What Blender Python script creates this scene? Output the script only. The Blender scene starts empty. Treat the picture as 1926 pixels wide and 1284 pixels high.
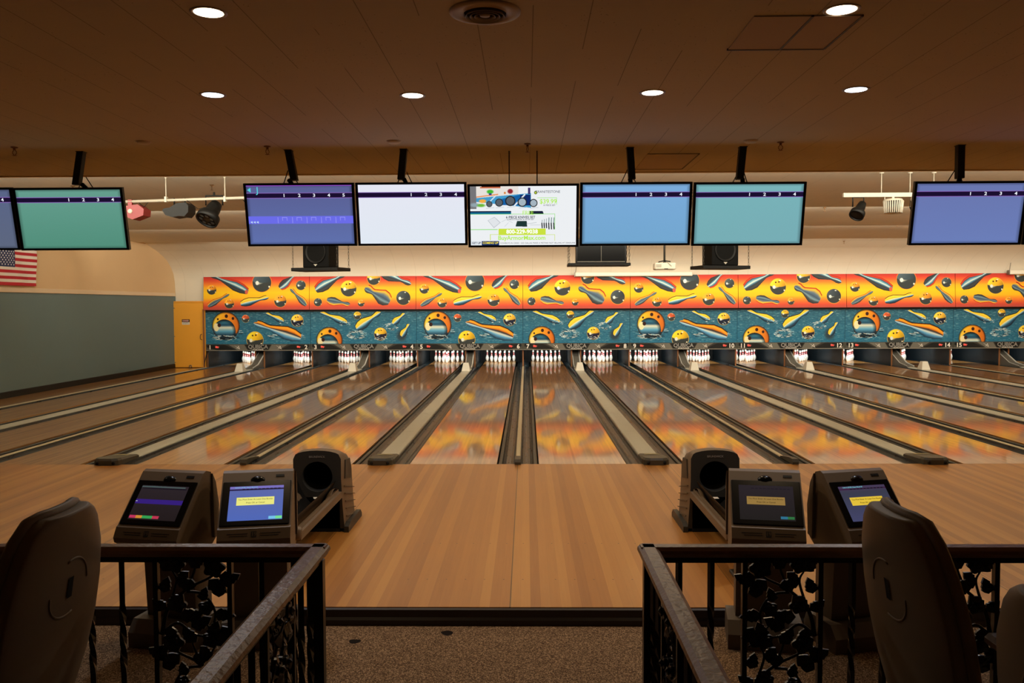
import bpy, math, random
import numpy as np
from mathutils import Vector, Matrix
random.seed(7); rng = np.random.RandomState(5)
PI = math.pi
SC = bpy.context.scene
COL = SC.collection

# ------------------------------------------------------------------ camera
CX, CY, CZ = 0.112, -10.288, 1.932
YAW, PITCH, ROLL, FPX = 0.017137, 0.042691, -0.004192, 1601.9
fw = Vector((-math.sin(YAW)*math.cos(PITCH), math.cos(YAW)*math.cos(PITCH), -math.sin(PITCH)))
r0 = Vector((math.cos(YAW), math.sin(YAW), 0)); u0 = r0.cross(fw)
rv = r0*math.cos(ROLL) + u0*math.sin(ROLL); uv = u0*math.cos(ROLL) - r0*math.sin(ROLL)
cd = bpy.data.cameras.new('camera'); cam = bpy.data.objects.new('camera', cd); COL.objects.link(cam)
cam.matrix_world = Matrix(((rv.x, uv.x, -fw.x, CX), (rv.y, uv.y, -fw.y, CY), (rv.z, uv.z, -fw.z, CZ), (0, 0, 0, 1)))
cd.sensor_width = 36; cd.lens = FPX/1926*36; cd.clip_start = 0.05; cd.clip_end = 200
SC.camera = cam

# ------------------------------------------------------------------ world, exposure
w = bpy.data.worlds.new('world'); SC.world = w; w.use_nodes = True
w.node_tree.nodes['Background'].inputs[0].default_value = (0.02, 0.015, 0.01, 1)
w.node_tree.nodes['Background'].inputs[1].default_value = 0.3
SC.view_settings.view_transform = 'Standard'; SC.view_settings.look = 'None'
SC.view_settings.gamma = 1; SC.view_settings.exposure = -0.1; SC.view_settings.use_curve_mapping = False
SC.cycles.max_bounces = 6; SC.cycles.diffuse_bounces = 4; SC.cycles.glossy_bounces = 4
SC.cycles.caustics_reflective = False; SC.cycles.caustics_refractive = False
SC.cycles.sample_clamp_indirect = 4.0
SC.cycles.use_denoising = True

# ------------------------------------------------------------------ lights
WARM = (1.0, 0.73, 0.43); COOL = (0.85, 0.9, 1.0)
def area(name, loc, target, sx, sy, power, color, spread=PI):
    l = bpy.data.lights.new(name, 'AREA'); l.shape = 'RECTANGLE'; l.size = sx; l.size_y = sy
    l.energy = power; l.color = color; l.spread = spread
    o = bpy.data.objects.new(name, l); COL.objects.link(o); o.location = loc
    o.rotation_euler = (Vector(target)-Vector(loc)).to_track_quat('-Z', 'Y').to_euler()
    return o
ZC = 3.48                                  # lower ceiling height
LIPS = (6.0, 9.9, 13.9); ZL = 3.76         # lips of the stepped ceiling over the lanes
# hidden cove strips behind each ceiling lip, throwing light forward over the next panel
area('cove_strip', (3.2, 0.05, 3.58), (3.2, 3, 4.9), 26.5, .08, 640, (1, .92, .74), math.radians(150))
for i, (y, pw) in enumerate(zip(LIPS, (640, 480, 32))):
    area('cove_strip', (3.2, y+.12, ZL+.05), (3.2, y+3, ZL+.9), 26.5, .06, pw, (1, .92, .74), math.radians(150))
# masking light line on the last lip, aimed at the mural
area('mask_strip', (3.5, 14.0, ZL+.05), (3.5, 16.4, 1.7), 25, .08, 122, (1, .93, .76), math.radians(125))

WORDS = 'zero one two three four five six seven eight nine ten eleven twelve thirteen fourteen fifteen sixteen seventeen'.split()
P = 3.347; LW = 1.06
def lane_x(n):                             # centre of lane n
    k = (n-7)//2; odd = (n-7) % 2
    return k*P + (0.2565 if odd == 0 else 2.0305) + LW/2

# ------------------------------------------------------------------ materials
def s2l(c):
    return tuple(((x/255)/12.92 if x/255 <= .04045 else ((x/255+.055)/1.055)**2.4) for x in c)
MATS = {}
def mat(name, rgb, rough=.5, metal=0, coat=0, coatr=.05, emit=None, es=1, spec=.5):
    if name in MATS: return MATS[name]
    m = bpy.data.materials.new(name); m.use_nodes = True; b = m.node_tree.nodes['Principled BSDF']
    b.inputs['Base Color'].default_value = (*s2l(rgb), 1)
    b.inputs['Roughness'].default_value = rough; b.inputs['Metallic'].default_value = metal
    b.inputs['Coat Weight'].default_value = coat; b.inputs['Coat Roughness'].default_value = coatr
    b.inputs['Specular IOR Level'].default_value = spec
    if emit:
        b.inputs['Emission Color'].default_value = (*s2l(emit), 1); b.inputs['Emission Strength'].default_value = es
    MATS[name] = m; return m
class NT:
    def __init__(s, m): s.t = m.node_tree; s.b = s.t.nodes['Principled BSDF']
    def n(s, typ, **kw):
        x = s.t.nodes.new(typ)
        for k, v in kw.items(): setattr(x, k, v)
        return x
    def l(s, a, b): s.t.links.new(a, b)
    def m(s, op, a, b=None, c=None):
        x = s.n('ShaderNodeMath', operation=op)
        for i, v in enumerate((a, b, c)):
            if v is None: continue
            if isinstance(v, (int, float)): x.inputs[i].default_value = v
            else: s.l(v, x.inputs[i])
        return x.outputs[0]
    def pos(s):
        g = s.n('ShaderNodeNewGeometry'); q = s.n('ShaderNodeSeparateXYZ'); s.l(g.outputs['Position'], q.inputs[0]); return g, q
    def vec(s, x, y, z):
        c = s.n('ShaderNodeCombineXYZ')
        for i, v in enumerate((x, y, z)):
            if isinstance(v, (int, float)): c.inputs[i].default_value = v
            else: s.l(v, c.inputs[i])
        return c.outputs[0]
    def noise(s, v, scale, detail=3, rough=.5):
        x = s.n('ShaderNodeTexNoise'); x.inputs['Scale'].default_value = scale
        x.inputs['Detail'].default_value = detail; x.inputs['Roughness'].default_value = rough
        if v is not None: s.l(v, x.inputs['Vector'])
        return x.outputs['Fac']
    def ramp(s, f, stops):
        x = s.n('ShaderNodeValToRGB'); e = x.color_ramp.elements
        while len(e) < len(stops): e.new(.5)
        for q, (p, c) in zip(e, stops): q.position = p; q.color = (*s2l(c), 1)
        s.l(f, x.inputs[0]); return x.outputs[0]
    def mix(s, f, a, b, mode='MIX'):
        x = s.n('ShaderNodeMix', data_type='RGBA', blend_type=mode)
        if isinstance(f, (int, float)): x.inputs[0].default_value = f
        else: s.l(f, x.inputs[0])
        for i, v in ((6, a), (7, b)):
            if isinstance(v, tuple): x.inputs[i].default_value = (*v[:3], 1)
            else: s.l(v, x.inputs[i])
        return x.outputs[2]

def wood(name, pal, board, rough, coat, coatr, seams=False, spec=.5):
    m = mat(name, pal[1], rough, coat=coat, coatr=coatr, spec=spec); t = NT(m); g, q = t.pos()
    x, y = q.outputs[0], q.outputs[1]
    idx = t.m('FLOOR', t.m('DIVIDE', x, board))
    yo = t.m('FLOOR', t.m('DIVIDE', t.m('ADD', y, t.m('MULTIPLY', t.m('FRACT', t.m('MULTIPLY', idx, 0.37)), 1.9)), 1.9))
    wn = t.n('ShaderNodeTexWhiteNoise', noise_dimensions='2D'); t.l(t.vec(idx, 0 if seams else yo, 0), wn.inputs['Vector'])
    grain = t.noise(t.vec(t.m('MULTIPLY', x, 60), t.m('MULTIPLY', y, 1.6), 0), 1.0, 4, .6)
    blotch = t.noise(t.vec(t.m('MULTIPLY', x, 1.2), t.m('MULTIPLY', y, .5), 0), 1.0, 2)
    f = t.m('ADD', t.m('MULTIPLY', wn.outputs[0], .55), t.m('ADD', t.m('MULTIPLY', grain, .3), t.m('MULTIPLY', blotch, .25)))
    col = t.ramp(f, [(.15, pal[0]), (.5, pal[1]), (.95, pal[2])])
    edge = t.m('LESS_THAN', t.m('ABSOLUTE', t.m('SUBTRACT', t.m('FRACT', t.m('DIVIDE', x, board)), .5)), .485)
    col = t.mix(t.m('SUBTRACT', 1, t.m('MULTIPLY', t.m('SUBTRACT', 1, edge), .18)), (s2l(pal[0])[0]*.5, s2l(pal[0])[1]*.5, s2l(pal[0])[2]*.5), col)
    if seams:
        fr = t.m('SUBTRACT', t.m('FRACT', t.m('ADD', t.m('DIVIDE', x, P), .5)), .5)      # 0 at the narrow divider lines
        s1 = t.m('LESS_THAN', t.m('ABSOLUTE', fr), .0012)
        a = t.m('ABSOLUTE', t.m('SUBTRACT', t.m('ABSOLUTE', fr), .5))
        s2 = t.m('LESS_THAN', t.m('ABSOLUTE', t.m('SUBTRACT', a, .045)), .0008)
        col = t.mix(t.m('MULTIPLY', t.m('MAXIMUM', s1, s2), .75), col, (.03, .012, .004))
    t.l(col, t.b.inputs['Base Color'])
    bp = t.n('ShaderNodeBump'); bp.inputs['Strength'].default_value = .02; bp.inputs['Distance'].default_value = .002
    t.l(grain, bp.inputs['Height']); t.l(bp.outputs[0], t.b.inputs['Normal'])
    # slightly different gloss along the boards
    cr = t.m('ADD', coatr, t.m('MULTIPLY', t.noise(t.vec(t.m('MULTIPLY', x, 9), t.m('MULTIPLY', y, .8), 0), 1.0, 2), coatr))
    t.l(cr, t.b.inputs['Coat Roughness'])
    return m
M_LANE = wood('lane_maple', ((138, 92, 44), (172, 119, 60), (198, 146, 82)), .0265, .38, .78, .04)
M_APPR = wood('approach_maple', ((148, 92, 38), (172, 113, 48), (194, 137, 64)), .066, .42, .45, .14, seams=True)

def tile_mat(name, rgb, sx, sy, seam=.35, speck=True, seamy=.25):
    m = mat(name, rgb, .85, spec=.2); t = NT(m); g, q = t.pos(); x, y = q.outputs[0], q.outputs[1]
    def line(v, s, wdt):
        return t.m('LESS_THAN', t.m('ABSOLUTE', t.m('SUBTRACT', t.m('FRACT', t.m('DIVIDE', v, s)), .5)), wdt/s)
    base = s2l(rgb)
    n1 = t.noise(g.outputs['Position'], 1.3, 3)
    col = t.mix(t.m('MULTIPLY', n1, .35), base, tuple(c*.72 for c in base))
    lx = line(x, sx, .0028)
    brk = t.m('GREATER_THAN', t.noise(t.vec(t.m('MULTIPLY', x, 3), t.m('MULTIPLY', y, .8), 0), 1.0, 1), .42)
    col = t.mix(t.m('MULTIPLY', t.m('MULTIPLY', lx, brk), seam), col, (.02, .014, .01))
    ly = line(y, sy, .002)
    col = t.mix(t.m('MULTIPLY', ly, seamy), col, (.02, .014, .01))
    if speck:
        v = t.n('ShaderNodeTexVoronoi'); v.inputs['Scale'].default_value = 38; t.l(g.outputs['Position'], v.inputs['Vector'])
        s = t.m('LESS_THAN', v.outputs['Distance'], .16)
        pt = t.m('GREATER_THAN', t.noise(g.outputs['Position'], 2.2, 3), .52)
        pt2 = t.m('GREATER_THAN', t.noise(g.outputs['Position'], 17, 1), .55)
        col = t.mix(t.m('MULTIPLY', t.m('MULTIPLY', s, t.m('MULTIPLY', pt, pt2)), .55), col, (.015, .01, .006))
    t.l(col, t.b.inputs['Base Color'])
    return m
M_CEIL = tile_mat('ceiling_tile', (186, 178, 160), .305, .61, .5, True, .05)
M_CEIL2 = tile_mat('cove_tile', (226, 216, 196), .61, .61, .25, False, .15)

M_CARPET = mat('carpet_speckle', (90, 66, 52), .95, spec=.1)
t = NT(M_CARPET); g, q = t.pos()
v = t.n('ShaderNodeTexVoronoi'); v.inputs['Scale'].default_value = 150; t.l(g.outputs['Position'], v.inputs['Vector'])
f = t.m('ADD', t.m('MULTIPLY', t.noise(g.outputs['Position'], 95, 2, .8), .75), t.m('MULTIPLY', v.outputs['Distance'], .35))
c = t.ramp(f, [(.32, (34, 24, 18)), (.52, (92, 70, 50)), (.72, (172, 142, 110))])
c = t.mix(t.m('GREATER_THAN', t.noise(g.outputs['Position'], 4.5, 1), .74), c, (.012, .008, .006))
t.l(c, t.b.inputs['Base Color'])
bp = t.n('ShaderNodeBump'); bp.inputs['Strength'].default_value = .6; bp.inputs['Distance'].default_value = .006
t.l(f, bp.inputs['Height']); t.l(bp.outputs[0], t.b.inputs['Normal'])

def vcol(name, rough=.4, emit=0, coat=0, spec=.5):
    m = bpy.data.materials.new(name); m.use_nodes = True; t = NT(m); a = t.n('ShaderNodeVertexColor'); a.layer_name = 'Col'
    t.b.inputs['Roughness'].default_value = rough; t.b.inputs['Coat Weight'].default_value = coat
    t.b.inputs['Specular IOR Level'].default_value = spec
    if emit:
        t.b.inputs['Base Color'].default_value = (.01, .01, .01, 1); t.l(a.outputs[0], t.b.inputs['Emission Color'])
        t.b.inputs['Emission Strength'].default_value = emit
    else: t.l(a.outputs[0], t.b.inputs['Base Color'])
    return m
def noisy(name, rgb, rough, amt=.25, scale=3, **k):
    m = mat(name, rgb, rough, **k); t = NT(m); g, q = t.pos(); b = s2l(rgb)
    t.l(t.mix(t.m('MULTIPLY', t.noise(g.outputs['Position'], scale, 4), amt*2), b, tuple(c*.55 for c in b)), t.b.inputs['Base Color'])
    return m
def streaky(name, rgb, rough, amt, **k):
    m = mat(name, rgb, rough, **k); t = NT(m); g, q = t.pos(); b = s2l(rgb)
    n = t.noise(t.vec(t.m('MULTIPLY', q.outputs[0], 45), t.m('MULTIPLY', q.outputs[1], 2.2), 0), 1, 4, .65)
    f = t.ramp(n, [(.35, (0, 0, 0)), (.65, (255, 255, 255))])
    t.l(t.mix(f, tuple(c*(1-amt) for c in b), tuple(min(1, c*(1+amt)) for c in b)), t.b.inputs['Base Color'])
    t.l(t.m('ADD', rough*.6, t.m('MULTIPLY', n, rough*.8)), t.b.inputs['Roughness'])
    return m
M_WBLUE = noisy('blue_grey_paint', (98, 120, 124), .6, .12, .8)
M_WBEIGE = noisy('beige_paint', (222, 190, 146), .7, .08, 1.2)
M_WTRIM = mat('trim_paint', (226, 204, 172), .6)
M_BLACK = mat('black_plastic', (14, 13, 12), .5, spec=.3)
M_BLACKG = mat('black_gloss', (10, 10, 11), .22, spec=.25)
M_SHADOW = mat('curtain_and_shade_black', (10, 9, 9), .9)  # matte black of the pit curtains, also shade painted into slots and openings
M_CHAR = mat('charcoal_plastic', (44, 42, 38), .5)
M_CAPDK = mat('dark_cap_plastic', (66, 62, 50), .45)
M_CAPLT = noisy('grey_capping', (200, 200, 186), .42, .12, 6)
M_CAPTAN = mat('tan_capping', (204, 192, 160), .4)
M_GUT = streaky('gutter_plastic', (40, 47, 50), .3, .6, spec=.25)
M_GRAIL = mat('gutter_rail', (54, 55, 52), .4, spec=.25)
M_WHITE = mat('white_plastic', (222, 214, 196), .45)
M_WMETAL = mat('white_metal', (196, 188, 170), .4)
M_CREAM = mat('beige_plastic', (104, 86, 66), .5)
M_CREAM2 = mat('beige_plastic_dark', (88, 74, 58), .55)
M_GREYP = mat('grey_shell_plastic', (142, 130, 114), .5)
M_IRON = mat('black_iron', (16, 15, 12), .32, spec=.6)
M_YDOOR = noisy('yellow_paint', (232, 160, 44), .5, .06, 1.5)
M_YFRAME = mat('yellow_frame_paint', (222, 150, 42), .5)
M_STEEL = mat('hinge_steel', (120, 114, 104), .4, .7)
M_BROWN = mat('dark_stained_wood', (34, 18, 11), .5)
M_BROWNEDGE = mat('plywood_edge', (138, 88, 48), .6)
M_KICK = mat('kickback_blue', (24, 36, 44), .5)
M_SLATE = noisy('grey_ramp', (104, 100, 92), .4, .2, 9)
M_DARKTV = mat('tv_bezel', (12, 12, 18), .25)
M_PINW = mat('pin_white', (246, 242, 234), .22, coat=.6)
M_PINR = mat('pin_red', (200, 24, 36), .3)
M_RED = mat('red_paint', (140, 14, 26), .4)
M_ORANGE = mat('orange_plastic', (232, 82, 30), .4)
M_BRASS = mat('old_brass', (120, 84, 50), .4, .6)
M_LAMPW = mat('lamp_warm', (255, 240, 220), .5, emit=(255, 232, 200), es=7)
M_LAMPC = mat('lamp_cool', (255, 255, 255), .5, emit=(222, 236, 255), es=7)
M_ARROW = mat('arrow_ink', (56, 34, 20), .4)
M_LED = mat('red_led', (220, 80, 70), .4, emit=(235, 70, 60), es=.55)
M_LEDD = mat('dim_led', (190, 110, 100), .5)
M_TXTW = mat('lettering_white', (238, 232, 220), .5)
M_TXTG = mat('lettering_grey', (142, 138, 132), .4)
M_TXTK = mat('lettering_black', (24, 20, 18), .5)
def glow(name, rgb, s=1): return mat('glow_'+name, (5, 5, 5), .5, emit=rgb, es=s, spec=.1)
# hammered handrail paint
M_RAIL = mat('rail_brown_paint', (150, 110, 72), .34, spec=.6); t = NT(M_RAIL); g, q = t.pos()
bp = t.n('ShaderNodeBump'); bp.inputs['Strength'].default_value = .5; bp.inputs['Distance'].default_value = .004
t.l(t.noise(g.outputs['Position'], 70, 3), bp.inputs['Height']); t.l(bp.outputs[0], t.b.inputs['Normal'])

# ------------------------------------------------------------------ mesh helpers
def rot3(rz=0, rx=0, ry=0):
    return Matrix.Rotation(rz, 3, 'Z') @ Matrix.Rotation(rx, 3, 'X') @ Matrix.Rotation(ry, 3, 'Y')
class MB:
    def __init__(s): s.v = []; s.f = []; s.mi = []; s.sm = []
    def add(s, vs, fs, mi=0, smooth=False):
        o = len(s.v); s.v += [tuple(v) for v in vs]
        for f in fs: s.f.append([i+o for i in f]); s.mi.append(mi); s.sm.append(smooth)
        return s
    def box(s, x0, x1, y0, y1, z0, z1, mi=0, M=None, bev=0):
        if bev > 0:
            b = min(bev, (x1-x0)/2.01, (y1-y0)/2.01, (z1-z0)/2.01)
            vs = []; idx = {}
            for i, (x, sx) in enumerate(((x0, 1), (x1, -1))):
                for j, (y, sy) in enumerate(((y0, 1), (y1, -1))):
                    for k, (z, sz) in enumerate(((z0, 1), (z1, -1))):
                        idx[i, j, k] = len(vs)
                        vs += [(x, y+sy*b, z+sz*b), (x+sx*b, y, z+sz*b), (x+sx*b, y+sy*b, z)]
            I = lambda i, j, k, a: idx[i, j, k]+a
            fs = [[I(0,0,0,0), I(0,0,1,0), I(0,1,1,0), I(0,1,0,0)], [I(1,0,0,0), I(1,1,0,0), I(1,1,1,0), I(1,0,1,0)],
                  [I(0,0,0,1), I(1,0,0,1), I(1,0,1,1), I(0,0,1,1)], [I(0,1,0,1), I(0,1,1,1), I(1,1,1,1), I(1,1,0,1)],
                  [I(0,0,0,2), I(0,1,0,2), I(1,1,0,2), I(1,0,0,2)], [I(0,0,1,2), I(1,0,1,2), I(1,1,1,2), I(0,1,1,2)]]
            for i in (0, 1):
                for j in (0, 1):
                    fs.append([I(i,j,0,0), I(i,j,1,0), I(i,j,1,1), I(i,j,0,1)])
                    fs.append([I(i,0,j,0), I(i,1,j,0), I(i,1,j,2), I(i,0,j,2)])
                    fs.append([I(0,i,j,1), I(1,i,j,1), I(1,i,j,2), I(0,i,j,2)])
                    for k in (0, 1): fs.append([I(i,j,k,0), I(i,j,k,1), I(i,j,k,2)])
        else:
            vs = [(x, y, z) for x in (x0, x1) for y in (y0, y1) for z in (z0, z1)]
            fs = [[0,1,3,2], [4,6,7,5], [0,4,5,1], [2,3,7,6], [0,2,6,4], [1,5,7,3]]
        if M is not None: vs = [M @ Vector(v) for v in vs]
        return s.add(vs, fs, mi)
    def extr(s, prof, a0, a1, axis='x', mi=0, close=True, smooth=False, M=None, caps=True):
        """profile of 2D points extruded along an axis; x: (y,z), y: (x,z), z: (x,y)"""
        def P3(p, a): return {'x': (a, p[0], p[1]), 'y': (p[0], a, p[1]), 'z': (p[0], p[1], a)}[axis]
        n = len(prof); vs = [P3(p, a0) for p in prof]+[P3(p, a1) for p in prof]
        fs = [[i, (i+1) % n, (i+1) % n+n, i+n] for i in range(n if close else n-1)]
        if M is not None: vs = [M @ Vector(v) for v in vs]
        s.add(vs, fs, mi, smooth)
        if close and caps: s.add(vs[:n], [list(range(n))], mi); s.add(vs[n:], [list(range(n))[::-1]], mi)
        return s
    def lathe(s, prof, seg=16, mi=0, M=None, smooth=True, arc=2*PI):
        n = len(prof); vs = []; fs = []
        full = arc > 6.28
        for j in range(seg + (0 if full else 1)):
            a = arc*j/seg
            vs += [(r*math.cos(a), r*math.sin(a), z) for r, z in prof]
        for j in range(seg):
            k = (j+1) % seg if full else j+1
            for i in range(n-1):
                m = mi[i] if isinstance(mi, (list, tuple)) else mi
                fs.append(([j*n+i, k*n+i, k*n+i+1, j*n+i+1], m))
        if M is not None: vs = [M @ Vector(v) for v in vs]
        o = len(s.v); s.v += [tuple(v) for v in vs]
        for f, m in fs: s.f.append([i+o for i in f]); s.mi.append(m); s.sm.append(smooth)
        return s
    def tube(s, pts, r, seg=8, mi=0, caps=True):
        pts = [Vector(p) for p in pts]; n = len(pts); rs = r if isinstance(r, (list, tuple)) else [r]*n
        vs = []; up = Vector((0, 0, 1)); prev = None
        for i, p in enumerate(pts):
            d = (pts[min(i+1, n-1)]-pts[max(i-1, 0)]).normalized()
            a = prev if prev is not None else (up if abs(d.z) < .9 else Vector((1, 0, 0)))
            b = d.cross(a).normalized(); a = b.cross(d).normalized(); prev = a
            vs += [p + (a*math.cos(2*PI*k/seg)+b*math.sin(2*PI*k/seg))*rs[i] for k in range(seg)]
        fs = [[i*seg+k, i*seg+(k+1) % seg, (i+1)*seg+(k+1) % seg, (i+1)*seg+k] for i in range(n-1) for k in range(seg)]
        s.add(vs, fs, mi, True)
        if caps: s.add(vs[:seg], [list(range(seg))[::-1]], mi); s.add(vs[-seg:], [list(range(seg))], mi)
        return s
    def grid(s, fn, nu, nv, mi=0, smooth=True):
        vs = [fn(i/nu, j/nv) for j in range(nv+1) for i in range(nu+1)]
        fs = [[j*(nu+1)+i, j*(nu+1)+i+1, (j+1)*(nu+1)+i+1, (j+1)*(nu+1)+i] for j in range(nv) for i in range(nu)]
        return s.add(vs, fs, mi, smooth)
    def mesh(s, name, mats):
        me = bpy.data.meshes.new(name); me.from_pydata(s.v, [], s.f)
        for m in (mats if isinstance(mats, (list, tuple)) else [mats]): me.materials.append(m)
        me.polygons.foreach_set('material_index', s.mi); me.polygons.foreach_set('use_smooth', s.sm); me.update()
        return me
    def build(s, name, mats, parent=None, loc=None, rz=0, fix=True):
        me = s.mesh(name, mats)
        if fix:
            import bmesh
            b = bmesh.new(); b.from_mesh(me); bmesh.ops.remove_doubles(b, verts=b.verts, dist=1e-5)
            bmesh.ops.recalc_face_normals(b, faces=b.faces); b.to_mesh(me); b.free()
        return link(name, me, parent, loc, rz)
def link(name, me, parent=None, loc=None, rz=0):
    o = bpy.data.objects.new(name, me); COL.objects.link(o)
    if parent: o.parent = parent
    if loc is not None: o.location = loc
    o.rotation_euler.z = rz
    return o
def tag(o, label=None, cat=None, group=None, kind=None):
    if label: o['label'] = label
    if cat: o['category'] = cat
    if group: o['group'] = group
    if kind: o['kind'] = kind
    return o
def thing(name, label, cat, loc=(0, 0, 0), rz=0, group=None):
    o = bpy.data.objects.new(name, None); COL.objects.link(o); o.location = loc; o.rotation_euler.z = rz
    o.empty_display_size = .1
    return tag(o, label, cat, group)
def struct(o): o['kind'] = 'structure'; return o
def copy_tree(o, parent=None):
    c = o.copy(); COL.objects.link(c)
    if parent: c.parent = parent
    for ch in list(o.children): copy_tree(ch, c)
    return c
def text_mesh(txt, size, mat_, align='CENTER', ext=.001, sx=1.0, bold=0):
    cu = bpy.data.curves.new('txt', 'FONT'); cu.body = txt; cu.size = size; cu.align_x = align; cu.align_y = 'CENTER'
    cu.extrude = ext; cu.offset = bold; cu.resolution_u = 3
    o = bpy.data.objects.new('txt', cu); COL.objects.link(o)
    dg = bpy.context.evaluated_depsgraph_get(); me = bpy.data.meshes.new_from_object(o.evaluated_get(dg))
    bpy.data.objects.remove(o); bpy.data.curves.remove(cu)
    me.materials.clear(); me.materials.append(mat_)
    me.transform(Matrix.Diagonal((sx, 1, 1, 1)))
    me.transform(Matrix.Rotation(PI/2, 4, 'X'))          # stands in the XZ plane, facing -Y
    return me
def text(name, txt, size, mat_, parent, loc, M=None, **k):
    me = text_mesh(txt, size, mat_, **k)
    if M is not None: me.transform(M.to_4x4())
    return link(name, me, parent, loc)

# ------------------------------------------------------------------ painter for printed art and screens
class Art:
    def __init__(s, w, h, k=.5):
        s.k = k; s.W, s.H = int(w*k)+1, int(h*k)+1; s.w, s.h = w, h
        yy, xx = np.mgrid[0:s.H, 0:s.W]; s.x = xx/(s.W-1)*w; s.y = yy/(s.H-1)*h
        s.c = np.zeros((s.H, s.W, 3))
    def put(s, mask, col):
        col = np.array(col, float) if not isinstance(col, np.ndarray) else col
        m = np.clip(mask, 0, 1)[..., None]; s.c = s.c*(1-m)+col*m
    def vgrad(s, stops):
        ys = [a*s.h for a, _ in stops]
        for ch in range(3): s.c[..., ch] = np.interp(s.y, ys, [c[ch] for _, c in stops])
    def rect(s, x0, y0, x1, y1, col): s.put(((s.x >= x0) & (s.x <= x1) & (s.y >= y0) & (s.y <= y1)).astype(float), col)
    def poly(s, pts, col):
        ins = np.zeros(s.x.shape, bool); n = len(pts)
        for i in range(n):
            (x1, y1), (x2, y2) = pts[i], pts[(i+1) % n]
            if y1 == y2: continue
            c = ((y1 > s.y) != (y2 > s.y)) & (s.x < (x2-x1)*(s.y-y1)/(y2-y1)+x1); ins ^= c
        s.put(ins.astype(float), col)
    def ell(s, cx, cy, rx, ry, col, soft=2.0):
        d = np.sqrt(((s.x-cx)/rx)**2+((s.y-cy)/ry)**2); s.put((1-d)*min(rx, ry)/soft+.5, col); return d
    def line(s, x0, y0, x1, y1, wd, col, soft=2.0):
        L = math.hypot(x1-x0, y1-y0)+1e-6; dx, dy = (x1-x0)/L, (y1-y0)/L
        a = np.clip((s.x-x0)*dx+(s.y-y0)*dy, 0, L); d = np.hypot(s.x-x0-a*dx, s.y-y0-a*dy); s.put((wd/2-d)/soft+.5, col)
    def speckle(s, n, cols, ln, seed=1):
        r = np.random.RandomState(seed)
        for i in range(n):
            x, y = r.rand()*s.w, r.rand()*s.h; l = ln*(.4+r.rand())
            X0, X1 = int(max(0, (x-l)*s.k)), int(min(s.W, (x+l)*s.k+1)); Y = int(y*s.k)
            if 0 <= Y < s.H and X1 > X0: s.c[Y, X0:X1] = s.c[Y, X0:X1]*.4+np.array(cols[r.randint(len(cols))])*.6
    def ball(s, cx, cy, r, top=(235, 150, 40), mid=(200, 205, 190), low=(52, 58, 58), holes=True, rim=(250, 190, 60)):
        d = np.hypot((s.x-cx), (s.y-cy))/r; m = (1-d)*r/2+.5
        s.put(np.clip((1.07-d)*r/2, 0, 1)*.8, rim)
        u, v = (s.x-cx)/r, (s.y-cy)/r
        base = np.zeros(s.c.shape)
        hz = -.1+.25*np.sqrt(np.clip(1-u*u, 0, 1))-.12
        for ch in range(3):
            up = np.interp(u+v*.5, [-1, 0, 1], [min(255, top[ch]*1.15+10), top[ch], top[ch]*.7])
            dn = np.interp(v-hz+np.abs(u+.35)*.5, [0, .12, .3, 1.2], [mid[ch], mid[ch]*.75+20, low[ch], low[ch]*.8+10])
            base[..., ch] = np.where(v < hz, up, dn)
        s.put(m, base)
        s.ell(cx-.5*r, cy+.05*r, .18*r, .22*r, (226, 232, 222)); s.ell(cx+.78*r, cy+.45*r, .08*r, .1*r, (255, 246, 214))
        s.ell(cx+.25*r, cy-.78*r, .12*r, .06*r, (248, 244, 230))
        if holes: s.ell(cx-.28*r, cy-.55*r, .1*r, .1*r, (60, 20, 14)); s.ell(cx+.12*r, cy-.6*r, .1*r, .1*r, (60, 20, 14))
    def bigball(s, cx, cy, r):
        s.ell(cx, cy, r*1.05, r*1.05, (40, 30, 30))
        d = np.hypot(s.x-cx, s.y-cy)/r; u, v = (s.x-cx)/r, (s.y-cy)/r; m = (1-d)*r/2+.5
        base = np.zeros(s.c.shape)
        for ch in range(3):
            a = np.interp(u, [-1, -.5, .2, 1], [(250, 222, 90)[ch], (250, 190, 40)[ch], (242, 150, 34)[ch], (200, 100, 28)[ch]])
            b = np.interp(v, [-.5, -.25, -.1, .1, .35, .6, 1], [(70, 110, 130)[ch], (20, 60, 90)[ch], (60, 110, 130)[ch], (214, 220, 205)[ch], (90, 160, 190)[ch], (20, 30, 36)[ch], (14, 18, 20)[ch]])
            di = np.hypot(u+.12, (v-.42)*.95); ed_ = np.interp(di, [0, .6, .84], [1, 1, .35])
            b2 = np.interp(v, [-.45, -.3, -.05, .12, .4, .7, 1], [(20, 50, 70)[ch], (60, 130, 160)[ch], (24, 70, 100)[ch], (224, 224, 200)[ch], (90, 160, 195)[ch], (24, 60, 84)[ch], (14, 18, 20)[ch]])
            base[..., ch] = np.where(di > .86, np.where(v > .55, b2*.6, a*np.interp(d, [.9, 1], [1, .55])), b2*ed_)
        s.put(m, base)
        s.ell(cx-.72*r, cy+.1*r, .2*r, .3*r, (240, 228, 180))
        for dx, dy, q in ((-.5, -.05, .13), (.05, -.72, .12), (.55, -.55, .1), (-.6, -.5, .07)): s.ell(cx+dx*r, cy+dy*r, q*r, q*r*1.1, (50, 20, 14))
    def splash(s, cx, cy, rx, ry, seed=3, n=70, dark=True):
        r = np.random.RandomState(seed)
        for i in range(n):
            a = r.rand()*2*PI; q = .6+.5*r.rand(); x, y = cx+math.cos(a)*rx*q, cy+math.sin(a)*ry*q
            c = [(236, 240, 232), (120, 170, 190), (14, 24, 34)][r.randint(3)] if dark else (226, 236, 236)
            l = rx*.12*(.5+r.rand()); s.line(x-l, y, x+l, y+r.randn()*4, 3, c)
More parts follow.
